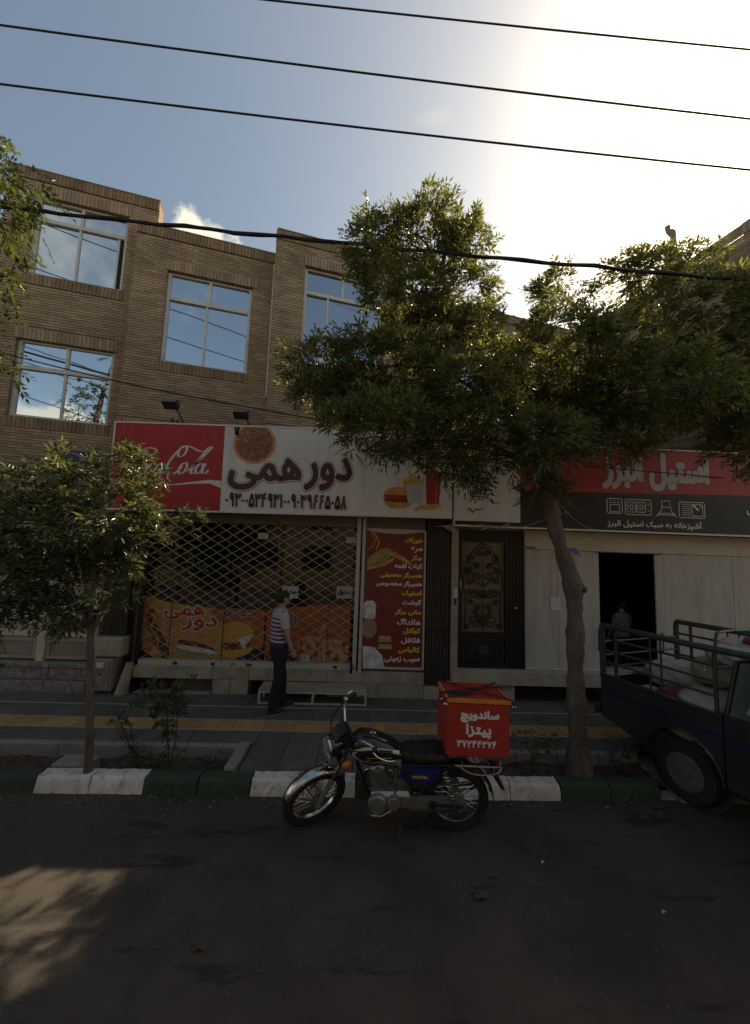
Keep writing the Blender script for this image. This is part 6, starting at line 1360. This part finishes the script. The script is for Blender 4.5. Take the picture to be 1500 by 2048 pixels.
m = MB(Tp); m.box(-.026, .026, -.012, .012, -.055, 0, bev=.006); m.build('lock_body', mat('brass', (.36, .25, .10), .35, .9), t); m = MB(Tp); m.tube([(-.016, 0, 0), (-.016, 0, .03), (0, 0, .045), (.016, 0, .03), (.016, 0, 0)], .005, 6); m.build('shackle', M['chrome'], t)
# sacks in the bed
M['sack_white'] = mat('woven_sack', (.33, .305, .27), .8, var=.15, scale=8, dirt=.4, dcol=(.25, .2, .16), bump=.8, bscale=20)
M['sack_red'] = mat('red_sack', (.20, .04, .036), .8, var=.2, scale=8, bump=.8, bscale=20)
M['sack_tan'] = mat('tan_sack', (.27, .22, .165), .85, var=.2, scale=6, dirt=.3, bump=.8, bscale=20)
def sack(x, y, z, l, w, h, rz, m_, label, seed):
    rs = random.Random(seed); T = TT @ Matrix.Translation((x, y, z)) @ Matrix.Rotation(rz, 4, 'Z'); m = MB(T); n, k = 40, 26; V = []; F = []
    for i in range(k+1):
        t_ = -1+2*i/k; q = (1-abs(t_)**3.2)**.5 if abs(t_) < 1 else 0; q = max(q, .30)
        for j in range(n):
            a = 2*math.pi*j/n; c, s = math.cos(a), math.sin(a); u_ = t_*4; wr = 1+.07*math.sin(3*a+u_*1.3+seed)+.05*math.sin(7*a-u_*2.1)+.045*abs(math.sin(4*a+u_*2.6+seed*1.7))+.03*abs(math.sin(9*a-u_*4.1+seed))+rs.uniform(-.008, .008)
            V.append((t_*l, w*q*math.copysign(abs(c)**.8, c)*wr, h+h*q*math.copysign(abs(s)**.8, s)*wr))
    for i in range(k):
        for j in range(n): F.append((i*n+j, i*n+(j+1) % n, (i+1)*n+(j+1) % n, (i+1)*n+j))
    F += [tuple(range(n)), tuple(range((k+1)*n-1, k*n-1, -1))]; m.add(V, F); o = m.build('sack', m_, None, smooth='all', origin=tuple(T @ Vector((0, 0, 0)))); tag(o, label, 'sack', 'sacks loaded in the pickup')
sack(-.1, -.45, .60, .42, .24, .15, .1, M['sack_tan'], 'tan sack lying at the near bottom side of the pickup bed', 1)
sack(-.55, -.40, .60, .30, .24, .16, 1.4, M['sack_white'], 'white sack standing near the rear corner of the pickup bed', 2)
sack(-.2, .30, .60, .5, .28, .17, .0, M['sack_tan'], 'tan sack lying on the far side of the pickup bed', 3)
sack(-.30, -.36, .86, .14, .12, .08, .5, M['sack_red'], 'small red bundle wedged among the sacks near the rack posts', 10)
sack(.15, -.42, .88, .30, .24, .13, .2, M['sack_white'], 'pale sack lying on the tan sack close behind the cab', 4)
sack(-.45, .1, .92, .40, .28, .15, .3, M['sack_white'], 'white sack in the middle of the load by the tailgate', 5)
sack(.10, .05, 1.08, .38, .30, .17, .1, M['sack_tan'], 'big tan sack in the middle of the load behind the cab', 6)
sack(.10, .42, 1.34, .34, .24, .13, .5, M['sack_white'], 'white sack on top of the load at the far side', 7)
sack(.22, -.12, 1.40, .26, .24, .09, .2, M['sack_white'], 'crumpled white sack on top of the load near the cab', 8)
sack(.20, .36, 1.56, .15, .12, .05, .9, M['sack_red'], 'small red bundle on the very top of the load', 9)

# ================================================================ people
M['skin'] = mat('skin', (.36, .20, .14), .55, var=.06)
M['hair'] = mat('hair', (.018, .014, .012), .6, var=.2, bump=.5, bscale=90)
def stripe_mat():
    m, nt, b = new_mat('striped_shirt'); N = nt.nodes; L = nt.links; t = N.new('ShaderNodeTexCoord'); s = N.new('ShaderNodeSeparateXYZ'); L.new(t.outputs['Object'], s.inputs[0])
    w = N.new('ShaderNodeTexNoise'); w.inputs['Scale'].default_value = 5; L.new(t.outputs['Object'], w.inputs['Vector'])
    a = N.new('ShaderNodeMath'); a.operation = 'MULTIPLY_ADD'; L.new(w.outputs[0], a.inputs[0]); a.inputs[1].default_value = .02; L.new(s.outputs['Z'], a.inputs[2])
    f = N.new('ShaderNodeMath'); f.operation = 'MULTIPLY'; L.new(a.outputs[0], f.inputs[0]); f.inputs[1].default_value = 17.5
    g_ = N.new('ShaderNodeMath'); g_.operation = 'FRACT'; L.new(f.outputs[0], g_.inputs[0]); h = N.new('ShaderNodeMath'); h.operation = 'GREATER_THAN'; h.inputs[1].default_value = .52; L.new(g_.outputs[0], h.inputs[0])
    mx = N.new('ShaderNodeMixRGB'); mx.inputs[1].default_value = (.10, .03, .10, 1); mx.inputs[2].default_value = (.46, .40, .45, 1); L.new(h.outputs[0], mx.inputs[0])
    lo = N.new('ShaderNodeMath'); lo.operation = 'GREATER_THAN'; lo.inputs[1].default_value = .985; L.new(a.outputs[0], lo.inputs[0])
    m2 = N.new('ShaderNodeMixRGB'); m2.inputs[1].default_value = (.03, .02, .07, 1); L.new(lo.outputs[0], m2.inputs[0]); L.new(mx.outputs[0], m2.inputs[2])
    hi = N.new('ShaderNodeMath'); hi.operation = 'GREATER_THAN'; hi.inputs[1].default_value = 1.34; L.new(a.outputs[0], hi.inputs[0])
    m3 = N.new('ShaderNodeMixRGB'); m3.inputs[2].default_value = (.34, .33, .32, 1); L.new(hi.outputs[0], m3.inputs[0]); L.new(m2.outputs[0], m3.inputs[1])
    L.new(m3.outputs[0], b.inputs['Base Color']); b.inputs['Roughness'].default_value = .9; return m
def plaid_mat():
    m, nt, b = new_mat('checked_shirt'); N = nt.nodes; L = nt.links; t = N.new('ShaderNodeTexCoord'); s = N.new('ShaderNodeSeparateXYZ'); L.new(t.outputs['Object'], s.inputs[0]); o = None
    for ax in ('Y', 'Z'):
        f = N.new('ShaderNodeMath'); f.operation = 'MULTIPLY'; L.new(s.outputs[ax], f.inputs[0]); f.inputs[1].default_value = 26; g_ = N.new('ShaderNodeMath'); g_.operation = 'FRACT'; L.new(f.outputs[0], g_.inputs[0]); h = N.new('ShaderNodeMath'); h.operation = 'GREATER_THAN'; h.inputs[1].default_value = .6; L.new(g_.outputs[0], h.inputs[0])
        if o is None: o = h.outputs[0]
        else: q = N.new('ShaderNodeMath'); q.operation = 'ADD'; L.new(o, q.inputs[0]); L.new(h.outputs[0], q.inputs[1]); o = q.outputs[0]
    r = N.new('ShaderNodeValToRGB'); e = r.color_ramp.elements; e[0].color = (.05, .045, .042, 1); e[1].color = (.30, .28, .25, 1); q = N.new('ShaderNodeMath'); q.operation = 'MULTIPLY'; q.inputs[1].default_value = .5; L.new(o, q.inputs[0]); L.new(q.outputs[0], r.inputs[0]); L.new(r.outputs[0], b.inputs['Base Color']); b.inputs['Roughness'].default_value = .9; return m
M['trouser'] = mat('black_trousers', (.014, .013, .014), .9, var=.2, bump=.3, bscale=14)
M['shoe'] = mat('dark_shoe', (.02, .018, .017), .6); M['sole'] = mat('grey_sole', (.20, .19, .18), .8)
def person(label, loc, rotz, shirt, arms, feet, headturn=0, hgt=1.0):
    """figure facing +x; arms = per side (elbow, wrist); feet = per side (x, y)"""
    root = thing('person', label, 'person', loc, rotz); T = frame(loc, rotz) @ Matrix.Scale(hgt, 4)
    sk = bpy.data.meshes.new('sk'); V = []; E = []; Rd = []
    def nv(p, r, par=None):
        V.append(p); Rd.append(r if isinstance(r, tuple) else (r, r))
        if par is not None: E.append((par, len(V)-1))
        return len(V)-1
    pel = nv((0, 0, .95), (.10, .13)); sp = nv((-.005, 0, 1.14), (.095, .13), pel); ch = nv((.0, 0, 1.32), (.10, .14), sp); nk = nv((.005, 0, 1.44), .055, ch); n2 = nv((.02, 0, 1.50), .05, nk); h1 = nv((.035, 0, 1.56), (.075, .06), n2); h2 = nv((.03, 0, 1.625), (.088, .075), h1); nv((.02, 0, 1.675), (.06, .055), h2)
    hd = {}
    for i, sg in enumerate((-1, 1)):
        el, wr = arms[i]; s = nv((0, sg*.165, 1.385), .055, ch); e = nv(el, .040, s); w = nv(wr, .026, e); d = (Vector(wr)-Vector(el)).normalized(); pm = Vector(wr)+d*.05; p = nv(tuple(pm), (.018, .032), w); hd[sg] = (pm, d)
        hp = nv((0, sg*.085, .89), .085, pel); fx, fy = feet[i]; kn = nv((fx*.45+.035, sg*.09*.5+fy*.5, .50), .058, hp); an = nv((fx, fy, .09), .038, kn); nv((fx+.11, fy, .035), (.03, .04), an)
    sk.from_pydata(V, E, []); so = bpy.data.objects.new('sk', sk); COL.objects.link(so); md = so.modifiers.new('s', 'SKIN'); md.use_smooth_shade = True
    for i, r in enumerate(Rd): sk.skin_vertices[0].data[i].radius = r
    sk.skin_vertices[0].data[0].use_root = True; sb = so.modifiers.new('ss', 'SUBSURF'); sb.levels = 2
    dg = bpy.context.evaluated_depsgraph_get(); me = bpy.data.meshes.new_from_object(so.evaluated_get(dg)); bpy.data.objects.remove(so)
    mb = MB(T); mb.add([tuple(v.co) for v in me.vertices], [tuple(p.vertices) for p in me.polygons]); 
    # face: nose, ears, chin
    mb.ell((.115, 0, 1.575), (.018, .012, .022), 8, 6); mb.ell((.03, -.078, 1.575), (.02, .01, .03), 8, 6); mb.ell((.03, .078, 1.575), (.02, .01, .03), 8, 6); mb.ell((.085, 0, 1.525), (.028, .03, .025), 8, 6)
    # hands: palm runs into five fingers
    for sg in (-1, 1):
        pm, d = hd[sg]; side = Vector((1, 0, 0))-d*d.x; side.normalize(); nn = d.cross(side)
        for k, (o_, ln) in enumerate(((-.026, .058), (-.009, .07), (.009, .074), (.026, .066))):
            b_ = pm+side*o_+d*.015; mb.tube([b_-d*.03, b_+d*ln*.5-nn*sg*.004, b_+d*ln*.95-nn*sg*.016], [.0095, .009, .0065], 6)
        b_ = pm+side*.03-d*.02; mb.tube([b_-side*.015, b_+side*.012+d*.025, b_+side*.014+d*.055], [.011, .010, .007], 6)
    body = mb.build('body', M['skin'], root, smooth='all')
    for y in (-.03, .03): e_ = MB(T); e_.ell((.104, y, 1.597), (.008, .011, .008), 8, 5); e_.build('eye', M['hair'], body)
    e_ = MB(T); e_.box(.106, .113, -.022, .022, 1.537, 1.542); e_.build('mouth', mat('lip', (.22, .09, .08), .6), body)
    m = MB(T); m.ell((.012, 0, 1.622), (.102, .088, .088), 18, 10, z0=-.10); m.loft([((-.018, 0, 1.535), .07, .072), ((-.018, 0, 1.57), .082, .083), ((-.008, 0, 1.625), .095, .086)], n=18); m.build('hair', M['hair'], root, smooth='all')
    # clothes
    m = MB(T); rs = random.Random(3)
    m.loft([((.0, 0, .90), .128, .178), ((.0, 0, .96), .122, .172), ((-.012, 0, 1.05), .116, .162), ((-.012, 0, 1.16), .118, .170), ((-.005, 0, 1.27), .122, .186), ((-.003, 0, 1.35), .115, .192), ((.0, 0, 1.405), .092, .160), ((.004, 0, 1.44), .068, .085), ((.006, 0, 1.455), .060, .064)], n=22)
    m.v = [tuple(Vector(v)+Vector((rs.uniform(-.006, .006), rs.uniform(-.006, .006), rs.uniform(-.004, .004)))) for v in m.v]; o = m.build('shirt', shirt, root, smooth='all')
    for i, sg in enumerate((-1, 1)):
        el = Vector(arms[i][0]); s = Vector((0, sg*.15, 1.39)); d = el-s; m = MB(T)
        m.loft([(s-d*.05, .062, .062, d), (s+d*.15, .070, .068, d), (s+d*.45, .064, .062, d), (s+d*.72, .062, .060, d), (s+d*.80, .060, .058, d)], n=14); m.build('sleeve', M['sleeve'] if shirt is M['striped'] else shirt, o, smooth='all')
    m = MB(T); m.loft([((0, 0, .97), .112, .155), ((0, 0, .90), .122, .168), ((0, 0, .84), .120, .172), ((.0, 0, .79), .105, .165)], n=20); tr = m.build('trousers', M['trouser'], root, smooth='all')
    for i, sg in enumerate((-1, 1)):
        fx, fy = feet[i]; m = MB(T); kx, ky = fx*.45+.03, sg*.045+fy*.5
        m.loft([((0, sg*.085, .88), .105, .088), ((.005, sg*.085, .76), .098, .085), ((kx*.6, (sg*.085+ky)/2, .62), .084, .076), ((kx, ky, .50), .076, .070), ((kx*.4+fx*.6-.01, (ky+fy)/2, .30), .068, .062), ((fx-.005, fy, .12), .062, .058), ((fx, fy, .075), .066, .060)], n=16); m.build('trouser_leg', M['trouser'], tr, smooth='all')
        m = MB(T); m.loft([((fx+.045, fy, .012), .135, .044), ((fx+.045, fy, .04), .132, .043), ((fx+.03, fy, .075), .10, .038), ((fx+.0, fy, .105), .055, .040)], n=18); sh = m.build('shoe', M['shoe'], root, smooth='all')
        m = MB(T); m.loft([((fx+.045, fy, .0), .139, .047), ((fx+.045, fy, .018), .14, .048)], n=18); m.build('sole', M['sole'], sh)
        m = MB(T); m.loft([((fx-.003, fy, .08), .045, .04), ((fx-.003, fy, .135), .042, .038)], n=12); m.build('sock', M['sole'], root)
    return root
M['striped'] = stripe_mat(); M['sleeve'] = mat('grey_sleeve', (.36, .35, .34), .9, var=.08)
person('man in purple and white striped shirt and black trousers facing the grille', (-1.16, 5.66, .154), R(28), M['striped'], (((.03, -.215, 1.13), (.13, -.20, .90)), ((.05, .215, 1.14), (.15, .17, .93))), ((-.07, -.09), (.13, .10)), hgt=1.0)
person('man in a checked shirt standing in the dark doorway behind the pickup', (4.78, 6.85, .40), R(97), plaid_mat(), (((.04, -.22, 1.13), (.16, -.19, .95)), ((.04, .22, 1.13), (.16, .19, .95))), ((0, -.09), (.03, .09)), hgt=.78)
